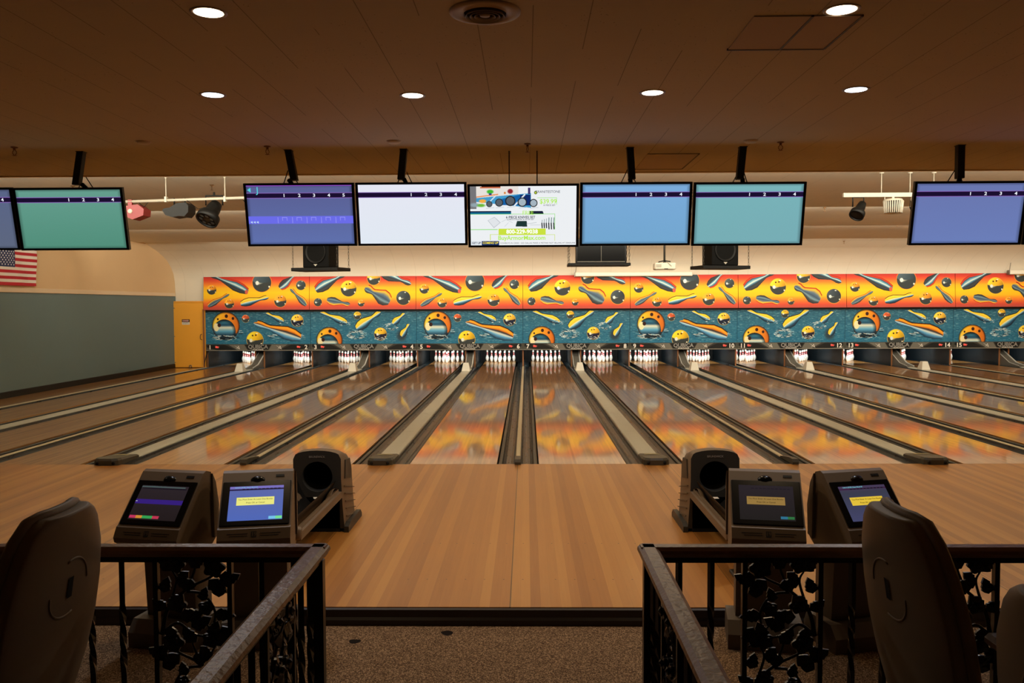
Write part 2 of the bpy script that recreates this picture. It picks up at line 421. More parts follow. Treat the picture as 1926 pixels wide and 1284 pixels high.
    def pin(s, hx, hy, bx, by, hw, pal='chrome', rim=1):
        L = math.hypot(bx-hx, by-hy); dx, dy = (bx-hx)/L, (by-hy)/L
        t = ((s.x-hx)*dx+(s.y-hy)*dy)/L; q = (-(s.x-hx)*dy+(s.y-hy)*dx)
        prof = np.interp(t, [-.02, 0, .06, .14, .25, .33, .5, .68, .85, .97, 1, 1.01], [0, .22, .42, .46, .32, .3, .62, .98, .88, .55, .45, 0])*hw
        m = np.where((t > -.02) & (t < 1.01), np.clip((prof-np.abs(q))/2+.5, 0, 1), 0)
        pr2 = prof*1.0; qq = q+rim*hw*.32
        m2 = np.where((t > .05) & (t < .99), np.clip((pr2-np.abs(qq))/2+.5, 0, 1), 0)
        R = {'chrome': (210, 60, 30), 'fire': (250, 170, 40), 'water': (240, 150, 30), 'yellow': (250, 214, 50)}[pal]
        s.put(m2, (170, 40, 24) if pal in ('chrome', 'fire') else (30, 20, 16)); 
        m3 = np.where((t > .05) & (t < .99), np.clip((pr2-np.abs(q+rim*hw*.16))/2+.5, 0, 1), 0); s.put(m3, R)
        z = q/(prof+1e-3)*rim
        pals = {'chrome': [(-1, (40, 60, 80)), (-.55, (120, 170, 190)), (-.3, (222, 232, 214)), (-.05, (70, 120, 150)), (.2, (44, 52, 60)), (.6, (60, 64, 66)), (1, (30, 30, 34))],
                'fire': [(-1, (240, 190, 60)), (-.5, (90, 110, 130)), (-.1, (60, 80, 100)), (.3, (120, 150, 160)), (.6, (60, 70, 74)), (1, (40, 40, 44))],
                'water': [(-1, (250, 190, 50)), (-.6, (235, 130, 30)), (-.3, (30, 30, 40)), (0, (220, 226, 214)), (.4, (90, 160, 205)), (1, (20, 40, 60))],
                'yellow': [(-1, (250, 220, 70)), (-.4, (240, 196, 40)), (-.2, (236, 232, 200)), (.1, (110, 170, 195)), (.45, (40, 80, 110)), (1, (16, 24, 34))]}[pal]
        base = np.zeros(s.c.shape)
        for ch in range(3): base[..., ch] = np.interp(z, [a for a, _ in pals], [c[ch] for _, c in pals])
        s.put(m, base)
    def lin(s):
        c = np.clip(s.c, 0, 255)/255; return np.where(c <= .04045, c/12.92, ((c+.055)/1.055)**2.4)
    def mesh(s, name, w, h, mat_, fn=None):
        """grid in the XZ plane, x centred, z from 0 (bottom) to h, facing -Y"""
        H, W = s.H, s.W; u = s.x/s.w; v = 1-s.y/s.h
        X = (u-.5)*w; Z = v*h; Y = np.zeros_like(X) if fn is None else fn(u, v)
        co = np.stack([X, Y, Z], -1).reshape(-1, 3)
        i = np.arange(H*W).reshape(H, W)
        q = np.stack([i[:-1, :-1], i[1:, :-1], i[1:, 1:], i[:-1, 1:]], -1).reshape(-1, 4)
        me = bpy.data.meshes.new(name); me.vertices.add(H*W); me.vertices.foreach_set('co', co.ravel())
        me.loops.add(q.size); me.loops.foreach_set('vertex_index', q.ravel().astype(np.int32))
        me.polygons.add(len(q)); me.polygons.foreach_set('loop_start', (np.arange(len(q))*4).astype(np.int32))
        me.update(calc_edges=True)
        a = me.color_attributes.new('Col', 'FLOAT_COLOR', 'POINT')
        rgba = np.ones((H*W, 4), np.float32); rgba[:, :3] = s.lin().reshape(-1, 3); a.data.foreach_set('color', rgba.ravel())
        me.materials.append(mat_); me.validate(); return me
M_ART = vcol('printed_art', .6, coat=0, spec=.2)

# ------------------------------------------------------------------ the room
XL, XR, YB, YF = -11.0, 17.6, -14.5, 16.44
CZL = -0.11                                # carpet level below the approach
# carpet and raised concourse behind the railing
struct(MB().box(XL, XR, -8.15, -4.93, CZL-.1, CZL).build('floor', M_CARPET))
struct(MB().box(XL, XR, YB, -8.15, -.1, .435).build('floor', M_CARPET))
# approach, with its dark nosing
ap = MB().box(XL, XR, -4.91, -.0, -.1, 0)
dots = MB()
for x in [-.73+i*.135 for i in range(7)]+[.31+i*.135 for i in range(7)]:
    for k in range(-3, 6):
        for yy in (-3.45, -4.36):
            ap.add([(x+k*P+.006*math.cos(a*PI/4), yy+.006*math.sin(a*PI/4), .0006) for a in range(8)], [list(range(8))], 1)
struct(ap.build('floor', [M_APPR, M_ARROW], fix=False))
nz = MB().extr([(-4.93, -.11), (-4.93, -.012), (-4.90, -.002), (-4.90, -.11)], XL, XR).extr([(-4.945, -.11), (-4.945, -.075), (-4.93, -.06), (-4.93, -.11)], XL, XR)
struct(nz.build('trim_1', M_BROWN))
# subfloor under lanes, side strip by the left wall, machine floor
struct(MB().box(XL, XR, 0, 20.6, -.30, -.16).build('floor', M_SHADOW))
struct(MB().box(XL, -10.06, 0, 16.44, -.16, -.005).build('floor', M_LANE))
struct(MB().box(P*5+.02, XR, 0, 16.44, -.16, -.005).build('floor', M_LANE))
# left wall: grey-blue paint below a light rail, beige above
struct(MB().box(XL-.15, XL, YB, 20.6, -.3, 2.25).build('wall_left', M_WBLUE))
struct(MB().box(XL-.15, XL-.002, YB, 20.6, 2.25, 5).build('wall_left', M_WBEIGE))
struct(MB().box(XL-.05, XL+.03, YB, 16.44, 2.25, 2.355, bev=.008).build('trim_2', M_WTRIM))
struct(MB().box(XL-.02, XL+.03, -4.9, 16.35, -.1, .13, bev=.01).build('baseboard_left', M_BLACK))
struct(MB().box(XR, XR+.15, YB, 20.6, -.3, 5).build('wall_right', M_WBEIGE))
struct(MB().box(XL-.15, XR+.15, YB-.15, YB, -.3, 5).build('wall_back', M_WBEIGE))
# low ceiling over approach and concourse, with a light lip board
struct(MB().box(XL, XR, YB, -.24, ZC, ZC+.1).build('ceiling', M_CEIL))
struct(MB().box(XL, XR, -.245, -.2, ZC-.012, ZC+.35).build('trim_3', M_WTRIM))
# stepped ceiling running down to the cove behind the murals
ys = [-.2]; pr = [(-.2, ZL+.1)]
for y in LIPS: pr += [(y, ZL), (y+.015, ZL), (y+.02, ZL+.14)]
pr += [(15.24, 3.60), (15.7, 3.46), (16.0, 3.32), (16.25, 3.14), (16.42, 2.95), (16.5, 2.72), (16.535, 2.4), (16.545, 2.08)]
cm = MB()
for (y0, z0), (y1, z1) in zip(pr, pr[1:]):
    cm.add([(XL, y0, z0), (XR, y0, z0), (XR, y1, z1), (XL, y1, z1)], [[0, 1, 2, 3]], 0, y0 > 15)
struct(cm.build('ceiling', M_CEIL2))
struct(MB().box(XL-.15, XR+.15, -.2, 20.6, 4.9, 5.0).build('ceiling', M_SHADOW))
# wall above the yellow door up to the cove, and the wall behind the machines
struct(MB().box(XL, XR, 20.5, 20.6, -.3, 5).build('wall_front', M_SHADOW))

# yellow service door
d = thing('door_1', 'yellow painted service door with strap hinges beside the left end of the murals', 'door', (-10.62, 16.40, 0)); struct(d); del d['category']; del d['label']
MB().box(-.56, -.50, -.02, .04, -.05, 2.10).box(-.56, .60, -.02, .04, 2.05, 2.10).box(.56, .60, -.02, .04, -.05, 2.05).build('door_frame', M_YFRAME, d)
MB().box(-.495, .555, -.03, .01, 0.01, 2.045, bev=.006).build('door_panel', M_YDOOR, d)
for z in (1.88, .99, .17):
    MB().box(-.53, -.49, -.05, -.028, z-.055, z+.055).extr([(-.49, z+.03), (-.34, z+.008), (-.34, z-.008), (-.49, z-.03)], -.042, -.030, 'y').build('hinge', M_STEEL, d)
MB().tube([(.50, -.03, 1.06), (.47, -.07, 1.04), (.465, -.08, .97), (.47, -.07, .90), (.50, -.03, .88)], .009).build('handle', M_IRON, d)
MB().lathe([(.028, -.012), (.045, -.012), (.045, .012), (.028, .012), (.028, -.012)], 20, M=Matrix.Translation((.13, -.06, .045)) @ Matrix.Rotation(PI/2, 4, 'X') @ Matrix.Identity(4)).build('caster', M_STEEL, d)
sg = MB().box(-.12, .12, -.036, -.031, 1.36, 1.52, 0).box(-.122, .122, -.038, -.031, 1.44, 1.525, 1).box(-.09, .09, -.0395, -.037, 1.455, 1.51, 2).build('warning_sign', [M_WHITE, M_BLACK, M_RED], d)
text('sign_lettering', 'DANGER', .05, M_TXTW, sg, (0, -.0405, 1.483))
text('sign_lettering', 'AUTHORIZED\nPERSONNEL ONLY', .026, M_TXTK, sg, (0, -.0375, 1.403))

# ------------------------------------------------------------------ lanes
def gutter_mb(sg):
    """sg +1: gutter to the right of the bed edge; profile runs outward"""
    mb = MB()
    mb.extr([(sg*0, -.16), (sg*0, -.02), (sg*.012, -.05), (sg*.014, -.05), (sg*.014, -.16)], 0, 20, 'y', 1)
    mb.extr([(sg*a, b) for a, b in ((.016, -.05), (.018, -.022), (.03, -.014), (.055, -.014), (.064, -.022), (.066, -.05))], 0.0, 16.6, 'y', 2)
    mb.extr([(sg*.066, -.16), (sg*.066, -.05), (sg*.074, -.05), (sg*.074, -.16)], 0, 20, 'y', 1)
    pf = [(.074, -.16), (.074, -.035), (.084, -.05), (.105, -.075), (.135, -.088), (.165, -.088), (.195, -.07), (.215, -.04), (.222, -.012), (.235, -.008), (.235, -.16)]
    mb.extr([(sg*a, b) for a, b in pf], 0, 20, 'y', 0)
    return mb
bed = MB().box(-LW/2, LW/2, .004, 19.5, -.1, 0)
for i in range(7):
    x = (i-3)*.149; y = 4.75-abs(i-3)*.3
    bed.add([(x-.013, y, .0006), (x+.013, y, .0006), (x+.004, y+.07, .0006), (x, y+.16, .0006), (x-.004, y+.07, .0006)], [[0, 1, 2, 3, 4]], 1)
for x in (-.4, -.34, -.28, .28, .34, .4):
    bed.add([(x-.008, 2.1, .0006), (x+.008, 2.1, .0006), (x+.008, 2.12, .0006), (x-.008, 2.12, .0006)], [[0, 1, 2, 3]], 1)
lane0 = thing('bowling_lane', 'x', 'bowling lane', (lane_x(1), 0, 0), group='bowling lanes')
bed.build('lane_bed', [M_LANE, M_ARROW], lane0, fix=False)
gutter_mb(1).build('gutter', [M_GUT, M_BLACK, M_GRAIL], lane0, (LW/2, 0, 0))
gutter_mb(-1).build('gutter', [M_GUT, M_BLACK, M_GRAIL], lane0, (-LW/2, 0, 0))
for n in range(1, 17):
    o = lane0 if n == 1 else copy_tree(lane0)
    o.location.x = lane_x(n)
    o['label'] = ('glossy maple bowling lane ending under the number %s on the strip' % WORDS[n]) if n < 16 else 'glossy maple bowling lane at the far right edge, past lane fifteen'

# narrow dividers between the pairs
def narrow():
    r = thing('lane_divider', 'x', 'lane divider', (0, 0, 0), group='narrow dividers between lane pairs')
    MB().extr([(-.021, -.16), (-.021, -.005), (-.03, -.004), (-.03, .0), (-.022, .008), (.022, .008), (.03, .0), (.03, -.004), (.021, -.005), (.021, -.16)], .35, 16.5, 'y').build('capping', M_CAPTAN, r)
    e = MB().extr([(-.05, 0.001), (.46, -.0), (.46, .02), (.1, .065), (-.03, .065), (-.05, .03)], -.037, .037, 'x', 0).build('end_cap', M_CAPDK, r)
    return r
nd = narrow()
for i, k in enumerate(range(-3, 6)):
    o = nd if i == 0 else copy_tree(nd)
    o.location.x = k*P if k > -3 else -10.045
    o['label'] = ('narrow tan-topped divider between lanes %s and %s' % (WORDS[2*(k+3)], WORDS[2*(k+3)+1])) if k > -3 else 'narrow light-topped divider on the outer side of lane one'
    if k == 5: o['label'] = 'narrow tan-topped divider on the outer side of the last lane at far right'
# wide ball-return cappings inside each pair
def wide():
    r = thing('ball_return_capping', 'x', 'capping', (0, 0, 0), group='wide grey cappings between paired lanes')
    pf = [(-.122, -.16), (-.122, -.004), (-.112, .006), (-.06, .012), (.06, .012), (.112, .006), (.122, -.004), (.122, -.16)]
    mb = MB()
    for a in range(7): mb.extr(pf, .45+a*2.15, .45+a*2.15+2.145, 'y')
    mb.build('capping', M_CAPLT, r)
    # moulded front end with two round plugs and a chevron
    top = MB()
    out = [(-.165, .02), (-.15, -.05), (-.08, -.085), (.08, -.085), (.15, -.05), (.165, .02), (.15, .50), (-.15, .50)]
    n = len(out)
    lo = [(x, y, 0.0005 if y < .1 else .0) for x, y in out]; mid = [(x*.98, y, .058 if y < .1 else .03) for x, y in out]
    hi = [(x*.86, y*.86 if y < .1 else y-.02, .084 if y < .1 else .045) for x, y in out]
    vs = lo+mid+hi; fs = [[i, (i+1) % n, (i+1) % n+n, i+n] for i in range(n)]+[[i+n, (i+1) % n+n, (i+1) % n+2*n, i+2*n] for i in range(n)]+[list(range(2*n, 3*n))]
    top.add(vs, fs)
    e = top.build('end_cap', M_CAPDK, r)
    for sx in (-1, 1):
        MB().lathe([(0, .012), (.019, .012), (.022, .004), (.022, 0)], 14, M=Matrix.Translation((sx*.098, -.078, .027)) @ Matrix.Rotation(PI/2, 4, 'X')).build('plug', M_BLACK, e)
    MB().add([(-.095, .28, .0665), (0, .33, .0625), (.095, .28, .0665), (.095, .37, .059), (0, .42, .055), (-.095, .37, .059)], [[0, 1, 4, 5], [1, 2, 3, 4]]).build('chevron', mat('chevron_tan', (170, 160, 112), .5), e)
    return r
wd = wide()
hb = MB()   # tapered white hood near the pins
a, b = (.125, .16), (.075, .07)
hb.add([(-a[0], -a[1], 0), (a[0], -a[1], 0), (a[0], a[1], 0), (-a[0], a[1], 0), (-b[0], -b[1]*1.2, .235), (b[0], -b[1]*1.2, .235), (b[0], b[1], .235), (-b[0], b[1], .235)],
       [[0, 1, 5, 4], [1, 2, 6, 5], [2, 3, 7, 6], [3, 0, 4, 7], [4, 5, 6, 7]])
hood0 = hb.build('lane_hood', M_WHITE); tag(hood0, 'x', 'hood', 'white tapered hoods on the wide cappings')
# grey ball-lift ramp rising into the machine
rp = MB()
prf = [(15.55, 0.0), (15.6, .035), (16.1, .10), (16.9, .46), (17.6, .80), (19.4, .80), (19.4, -.1), (15.55, -.1)]
rp.extr(prf, -.115, .115, 'x')
rp2 = MB().extr([(15.6, .037), (16.1, .103), (16.9, .463), (17.6, .803), (17.6, .815), (16.9, .485), (16.1, .125), (15.6, .05)], .085, .118, 'x', 0)
ramp0 = thing('ball_ramp', 'x', 'ramp', (0, 0, 0), group='grey ramps rising under the number strip')
rp.build('ramp_body', M_SLATE, ramp0); rp2.build('ramp_lit_edge', mat('ramp_lit_white', (206, 206, 200), .3), ramp0)  # white strips put the light on the ramp's sloping top into colour
MB().extr([(15.6, .037), (16.1, .103), (16.9, .463), (17.6, .803), (17.6, .815), (16.9, .475), (16.1, .115), (15.6, .05)], -.118, -.100, 'x', 0).build('ramp_lit_edge', mat('ramp_lit_white', (206, 206, 200), .3), ramp0)
for i, k in enumerate(range(-3, 5)):
    x = k*P+P/2; nm = (2*(k+3)+1, 2*(k+3)+2)
    for proto, lab, y, z in ((wd, 'wide flat grey capping between lanes %s and %s', 0, 0), (hood0, 'white tapered hood on the capping between lanes %s and %s', 14.75, .006), (ramp0, 'grey ramp rising between lanes %s and %s', 0, 0)):
        o = proto if i == 0 else copy_tree(proto)
        o.location = (x, y, z); nw = (WORDS[nm[0]], WORDS[nm[1]]); o['label'] = lab % nw if nm[1] < 16 else (lab % nw).replace('between lanes fifteen and sixteen', 'just right of lane fifteen')

# kickback boards beside every gutter at the pin end
kb = MB().box(-.02, .02, 16.62, 19.9, -.03, 1.6, 0, bev=.003).box(-.021, .021, 16.60, 16.625, -.03, 1.6, 1)
kb0 = kb.build('kickback_board', [M_KICK, M_BROWNEDGE], fix=False); tag(kb0, 'x', 'partition', 'kickback boards beside the pins')
KB = []
for n in range(1, 17):
    for sgn, side in ((-1, 'left'), (1, 'right')):
        KB.append((lane_x(n)+sgn*(LW/2+(.215 if (n % 2 == 1) == (sgn > 0) else .2565)), n, side))
for i, (x, n, side) in enumerate(KB):
    if (n % 2 == 1 and side == 'left' and n > 1): continue         # shared board at the narrow divider
    nw = WORDS[n]
    o = kb0 if i == 0 else copy_tree(kb0); 
    o.location = (x if not (n % 2 == 0 and side == 'right') else x, 0, 0)
    o['label'] = 'upright kickback board on the %s side of the pins of lane %s' % (side, nw)
    if n % 2 == 0 and side == 'right' and n < 16: o['label'] = 'upright kickback board shared by lanes %s and %s' % (nw, WORDS[n+1])
# black pit curtain behind the pins
for n in range(1, 17):
    cu = MB().grid(lambda u, v: ((u-.5)*1.5, .02*math.sin(u*40), v*1.5-.1), 40, 2).build('pit_curtain', M_SHADOW, None, (lane_x(n), 19.75, 0), fix=False)
    tag(cu, 'black pit curtain behind the pins of lane %s' % WORDS[n], 'curtain', 'pit curtains')

# ------------------------------------------------------------------ pins
pp = [(0, .381), (.012, .3795), (.022, .373), (.0305, .360), (.0323, .343), (.0305, .325), (.0262, .300), (.0236, .280), (.0231, .262), (.0252, .240), (.0312, .212), (.0415, .180), (.0530, .148), (.0590, .128), (.0605, .114), (.0595, .098), (.0545, .070), (.0450, .038), (.0345, .012), (.0285, .002), (.026, 0), (0, 0)]
mi = []
for (r1, z1), (r2, z2) in zip(pp, pp[1:]):
    zc = (z1+z2)/2; mi.append(1 if .268 < zc < .292 or .225 < zc < .25 else 0)
pin_me = MB().lathe(pp, 20, mi).mesh('bowling_pin', [M_PINW, M_PINR])
ROWS = [(0, 0, 'head pin at the front of the rack'), (1, -.5, 'second-row left pin'), (1, .5, 'second-row right pin'),
        (2, -1, 'third-row left pin'), (2, 0, 'third-row middle pin'), (2, 1, 'third-row right pin'),
        (3, -1.5, 'far-left back-row pin'), (3, -.5, 'inner-left back-row pin'), (3, .5, 'inner-right back-row pin'), (3, 1.5, 'far-right back-row pin')]
for n in range(1, 17):
    for r_, c_, nm in ROWS:
        o = link('bowling_pin', pin_me, None, (lane_x(n)+c_*.3048+rng.randn()*.003, 18.29+r_*.264+rng.randn()*.003, 0), rng.rand()*6)
        tag(o, 'white bowling pin, %s on lane %s' % (nm, WORDS[n]), 'bowling pin', 'bowling pins on lane %s' % WORDS[n])
    # the machine's pin light over each deck
    area('pin_light', (lane_x(n), 17.35, 1.05), (lane_x(n), 18.7, .1), 1.0, .10, 26 if 4 < n < 15 else 19, (.95, 1, .94), math.radians(120))

# ------------------------------------------------------------------ murals
def up_A():
    a = Art(945, 296, .5)
    a.vgrad([(0, (176, 50, 44)), (.1, (206, 66, 44)), (.22, (232, 120, 44)), (.34, (244, 176, 34)), (.48, (248, 196, 26)), (.64, (246, 184, 30)), (.77, (234, 122, 44)), (.9, (204, 74, 52)), (1, (170, 74, 66))])
    a.pin(40, -30, 395, 138, 42, 'chrome', 1); a.ell(385, 136, 14, 20, (200, 90, 70))
    a.ball(73, 116, 42); a.ball(522, 52, 84, top=(60, 76, 84), holes=False, rim=(250, 150, 40))
    a.pin(838, -36, 680, 100, 36, 'chrome', 1); a.ball(871, 78, 43, top=(60, 72, 76), holes=False)
    a.pin(228, 156, 42, 264, 24, 'fire', -1); a.ball(232, 240, 42); a.pin(580, 186, 335, 246, 33, 'yellow', -1)
    a.ball(688, 218, 54); a.pin(778, 112, 918, 258, 27, 'fire', 1); return a
def up_B():
    a = Art(950, 296, .5)
    a.vgrad([(0, (176, 50, 44)), (.1, (206, 66, 44)), (.22, (232, 120, 44)), (.34, (244, 176, 34)), (.48, (248, 196, 26)), (.64, (246, 184, 30)), (.77, (234, 122, 44)), (.9, (204, 74, 52)), (1, (170, 74, 66))])
    a.pin(330, -30, 58, 126, 48, 'chrome', -1); a.ball(350, 110, 70, top=(242, 180, 40)); a.ball(575, 20, 58, top=(236, 170, 50))
    a.pin(905, 72, 640, -30, 48, 'chrome', -1); a.pin(498, 108, 715, 232, 62, 'fire', 1); a.ball(840, 195, 63, top=(54, 64, 70), holes=False)
    a.ball(75, 230, 36, top=(60, 70, 74), holes=False); a.pin(360, 248, 158, 206, 34, 'fire', 1); a.ball(463, 240, 30); return a
def sea(a):
    a.vgrad([(0, (26, 66, 84)), (.08, (44, 92, 112)), (.5, (40, 100, 128)), (1, (36, 106, 138))])
    a.speckle(2600, [(24, 70, 96), (70, 130, 150), (34, 90, 120), (90, 150, 160)], 9, 4); a.speckle(150, [(190, 220, 220)], 8, 9)
def lo_A():
    a = Art(940, 280, .5); sea(a)
    a.splash(185, 180, 125, 60, 2, 90); a.bigball(185, 120, 118); a.splash(185, 222, 110, 18, 6, 60)
    a.ball(363, 58, 33, top=(206, 90, 50)); a.pin(545, 12, 700, 84, 24, 'yellow', 1); a.splash(700, 88, 40, 20, 4, 20)
    a.ball(823, 76, 52, top=(244, 190, 60), low=(20, 26, 50)); a.splash(850, 112, 40, 10, 8, 20)
    a.splash(720, 215, 150, 22, 12, 60); a.pin(440, 100, 850, 232, 54, 'water', 1); a.ball(443, 245, 72, top=(246, 196, 40), mid=(240, 220, 160)); return a
def lo_B():
    a = Art(940, 280, .5); sea(a)
    a.pin(90, 8, 320, 100, 30, 'yellow', 1); a.splash(305, 104, 50, 22, 4, 30); a.ball(417, 33, 33, top=(246, 190, 50))
    a.splash(410, 200, 80, 36, 5, 130); a.pin(622, 8, 410, 150, 42, 'yellow', -1)
    a.splash(720, 130, 55, 30, 7, 60); a.pin(838, 20, 735, 108, 28, 'yellow', -1)
    a.ell(808, 210, 40, 44, (44, 60, 70), 30); a.pin(878, 112, 810, 218, 28, 'yellow', -1); a.ball(620, 196, 54, top=(246, 190, 50), low=(30, 28, 50))
    a.splash(620, 236, 50, 10, 15, 24); a.bigball(165, 250, 112); return a
upm = [f().mesh('mural_art', P-.012, 1.04, M_ART, lambda u, v: -.07*(1-v)) for f in (up_A, up_B)]
lom = [f().mesh('mural_art', P-.008, 1.01, M_ART) for f in (lo_A, lo_B)]
ub = MB().add([(-P/2+.006, -.066, 0), (P/2-.006, -.066, 0), (P/2-.006, .004, 1.04), (-P/2+.006, .004, 1.04), (-P/2+.006, .0, 0), (P/2-.006, .0, 0), (P/2-.006, .06, 1.04), (-P/2+.006, .06, 1.04)],
              [[0, 1, 5, 4], [3, 2, 6, 7], [0, 3, 7, 4], [1, 2, 6, 5], [4, 5, 6, 7]]).mesh('panel_board', mat('mural_edge', (120, 36, 30), .5))
lb = MB().box(-P/2+.004, P/2-.004, .004, .03, 0, 1.01).mesh('panel_board', M_BLACK)
# number strip art
sa = Art(940, 62, .5); sa.c[:] = (26, 25, 22)
G1, G2, G3 = (74, 72, 64), (104, 101, 92), (54, 52, 46)
for f in (lambda x: x, lambda x: 940-x):
    sa.poly([(f(0), 24), (f(60), 44), (f(150), 62), (f(0), 62)], G1); sa.poly([(f(165), 0), (f(352), 0), (f(388), 62), (f(290), 62)], G3); sa.poly([(f(200), 0), (f(345), 0), (f(380), 62), (f(300), 62)], G2)
    sa.poly([(f(0), 0), (f(12), 0), (f(12), 62), (f(0), 62)], G1)
sa.rect(0, 0, 940, 3, (90, 87, 78)); sa.rect(0, 56, 940, 62, (126, 122, 110))
strip_me = sa.mesh('strip_face', P-.006, .205, M_ART)
sbk = MB().box(-P/2+.003, P/2-.003, .002, .05, 0, .205).mesh('strip_box', M_BLACK)
star = MB()
for sc, ox, oz in ((1, 0, 0),):
    star.add([(-.075, 0, .045), (.075, 0, -.05), (.01, 0, .0)], [[0, 1, 2]]).add([(-.03, 0, -.045), (.035, 0, .03), (.045, 0, .022)], [[0, 1, 2]]).add([(.035, 0, .04), (.075, 0, -.05), (.045, 0, -.01)], [[0, 1, 2]]).add([(0, 0, -.03), (.06, 0, -.02), (.06, 0, -.028)], [[0, 1, 2]])
star_me = star.mesh('star_mark', M_TXTW)
# the strip's printed star strokes
led = MB()
for i, (x, z, r_) in enumerate(((0, 0, .034), (.045, .004, .02), (.05, -.022, .016), (.078, .0, .016), (-.02, .02, .018))):
    led.lathe([(0, .010), (r_*.8, .008), (r_, 0)], 12, 0 if i < 3 else 1, M=Matrix.Translation((x, 0, z)) @ Matrix.Rotation(PI/2, 4, 'X'))
led_me = led.mesh('led_cluster', [M_LED, M_LEDD])
logo_me = text_mesh('QUBICA', .165, M_TXTG, sx=1.02, bold=.004); logo2_me = text_mesh('WORLDWIDE', .062, M_TXTW, sx=.9)
ZS = .525
for k in range(-3, 5):
    x = k*P+P/2; v = (k+1) % 2; a, b = 2*(k+3)+1, 2*(k+3)+2
    t_ = thing('mural', 'orange and yellow mural of flying pins and balls over lanes %s and %s' % (WORDS[a], WORDS[b]), 'mural', (x, 16.385, 1.815), group='upper orange murals')
    link('mural_art', upm[v], t_); link('panel_board', ub, t_)
    t_ = thing('mural', 'blue water mural of floating pins and balls over lanes %s and %s' % (WORDS[a], WORDS[b]), 'mural', (x, 16.44, ZS+.212), group='lower blue murals')
    link('mural_art', lom[v], t_); link('panel_board', lb, t_)
    t_ = thing('lane_number_sign', 'black and grey sign strip with the lane numbers %s and %s' % (WORDS[a], WORDS[b]), 'lane sign', (x, 16.43, ZS), group='lane number strips')
    if b == 16: t_['label'] = 'black and grey sign strip with lane fifteen at its left end'
    link('strip_face', strip_me, t_); link('strip_box', sbk, t_)
    for j, (n_, xx) in enumerate(((a, -P/2+.15), (b, P/2-.15))):
        text('lane_number', str(n_), .185, M_TXTW, t_, (xx+(.03 if n_ > 9 and j == 0 else -.03 if n_ > 9 else 0), -.004, .105), bold=.004)
        link('led_cluster', led_me, t_, (xx+.2 if j == 0 else xx-.26, -.002, .12))
    for xx in (-.66, .66): link('star_mark', star_me, t_, (xx, -.006, .11)).scale = (1.25, 1, 1.45)
    link('brand_lettering', logo_me, t_, (0, -.004, .122)); link('brand_lettering', logo2_me, t_, (0, -.005, .035))
# black strip behind the murals, put in as the shadow line between the rows
tag(MB().box(-10.03, P*5, 16.475, 16.53, .70, 2.05).build('shadow_gap_strip', M_BLACK), 'long black strip behind the murals, standing in for the shadow gap', 'shadow strip')
tag(MB().box(-10.06, -10.035, 16.30, 16.46, 0, 1.84).build('end_board', M_BROWNEDGE), 'narrow brown end board between yellow door and blue mural', 'board')
tag(MB().tube([(-9.93, 16.42, .53), (-9.99, 16.38, .40), (-10.03, 16.34, .2), (-10.05, 16.32, .02)], .014).build('cable', M_BLACK), 'black cable hanging below the left end of the number strip', 'cable')
# rolled-up projection screen casings above the murals
for x0, x1, l in ((1.62, 5.25, 'long white screen casing above the murals, below the white projector'), (14.95, 17.4, 'white screen casing above the murals at the far right')):
    s_ = thing('screen_casing', l, 'screen casing', (0, 0, 0))
    MB().box(x0, x1, 16.18, 16.30, 2.81, 2.93, bev=.02).build('casing', M_WHITE, s_)
    MB().box(x0-.02, x0, 16.17, 16.31, 2.80, 2.94).build('end_bracket', M_STEEL, s_)
    MB().tube([(x0+.02, 16.24, 2.92), (x0+.06, 16.20, 3.3)], .008).build('hanger_chain', M_STEEL, s_)

# ------------------------------------------------------------------ downlights, ceiling fittings
def downlight(x, y, label, cool=False, pw=95):
    t_ = thing('downlight', label, 'ceiling light', (x, y, ZC), group='round recessed ceiling lights')
    MB().lathe([(.076, .03), (.078, -.004), (.092, -.006), (.096, -.001), (.096, .0)], 28).build('trim_ring', mat('ring_grey', (150, 130, 110), .4), t_)
    MB().lathe([(0, -.003), (.0765, -.003)], 28, smooth=False).build('lamp_disc', M_LAMPC if cool else M_LAMPW, t_)
    l = bpy.data.lights.new('downlight_lamp', 'SPOT'); l.energy = pw; l.color = COOL if cool else WARM; l.spot_size = math.radians(150); l.spot_blend = .6; l.shadow_soft_size = .08
    o = bpy.data.objects.new('downlight_lamp', l); COL.objects.link(o); o.location = (0, 0, -.03); o.parent = t_
for a in ((-2.18, -4.016, 'round ceiling light with cool white glow, left one of the far row', True), (-.722, -3.95, 'round ceiling light with warm glow, second from the left in the far row', False),
          (1.039, -3.97, 'round ceiling light with warm glow, third from the left in the far row', False), (2.502, -4.01, 'round ceiling light with cool white glow, right one of the far row', True),
          (-1.558, -5.756, 'large-looking round warm ceiling light, nearest one on the left', False), (1.779, -5.70, 'large-looking round warm ceiling light, nearest one on the right beside the hatch', False)):
    downlight(*a[:3], cool=a[3], pw=100 if a[1] > -5 else 26)
# the same kind of lamps continue outside the frame
for x, y, pw in ((-5.9, -4.0, 40), (6.2, -4.0, 50), (9.5, -4, 50), (-8.5, -4, 20)):
    l = bpy.data.lights.new('downlight_lamp', 'SPOT'); l.energy = pw; l.color = WARM; l.spot_size = math.radians(150); l.spot_blend = .6; l.shadow_soft_size = .08
    o = bpy.data.objects.new('downlight_lamp', l); COL.objects.link(o); o.location = (x, y, ZC-.03)

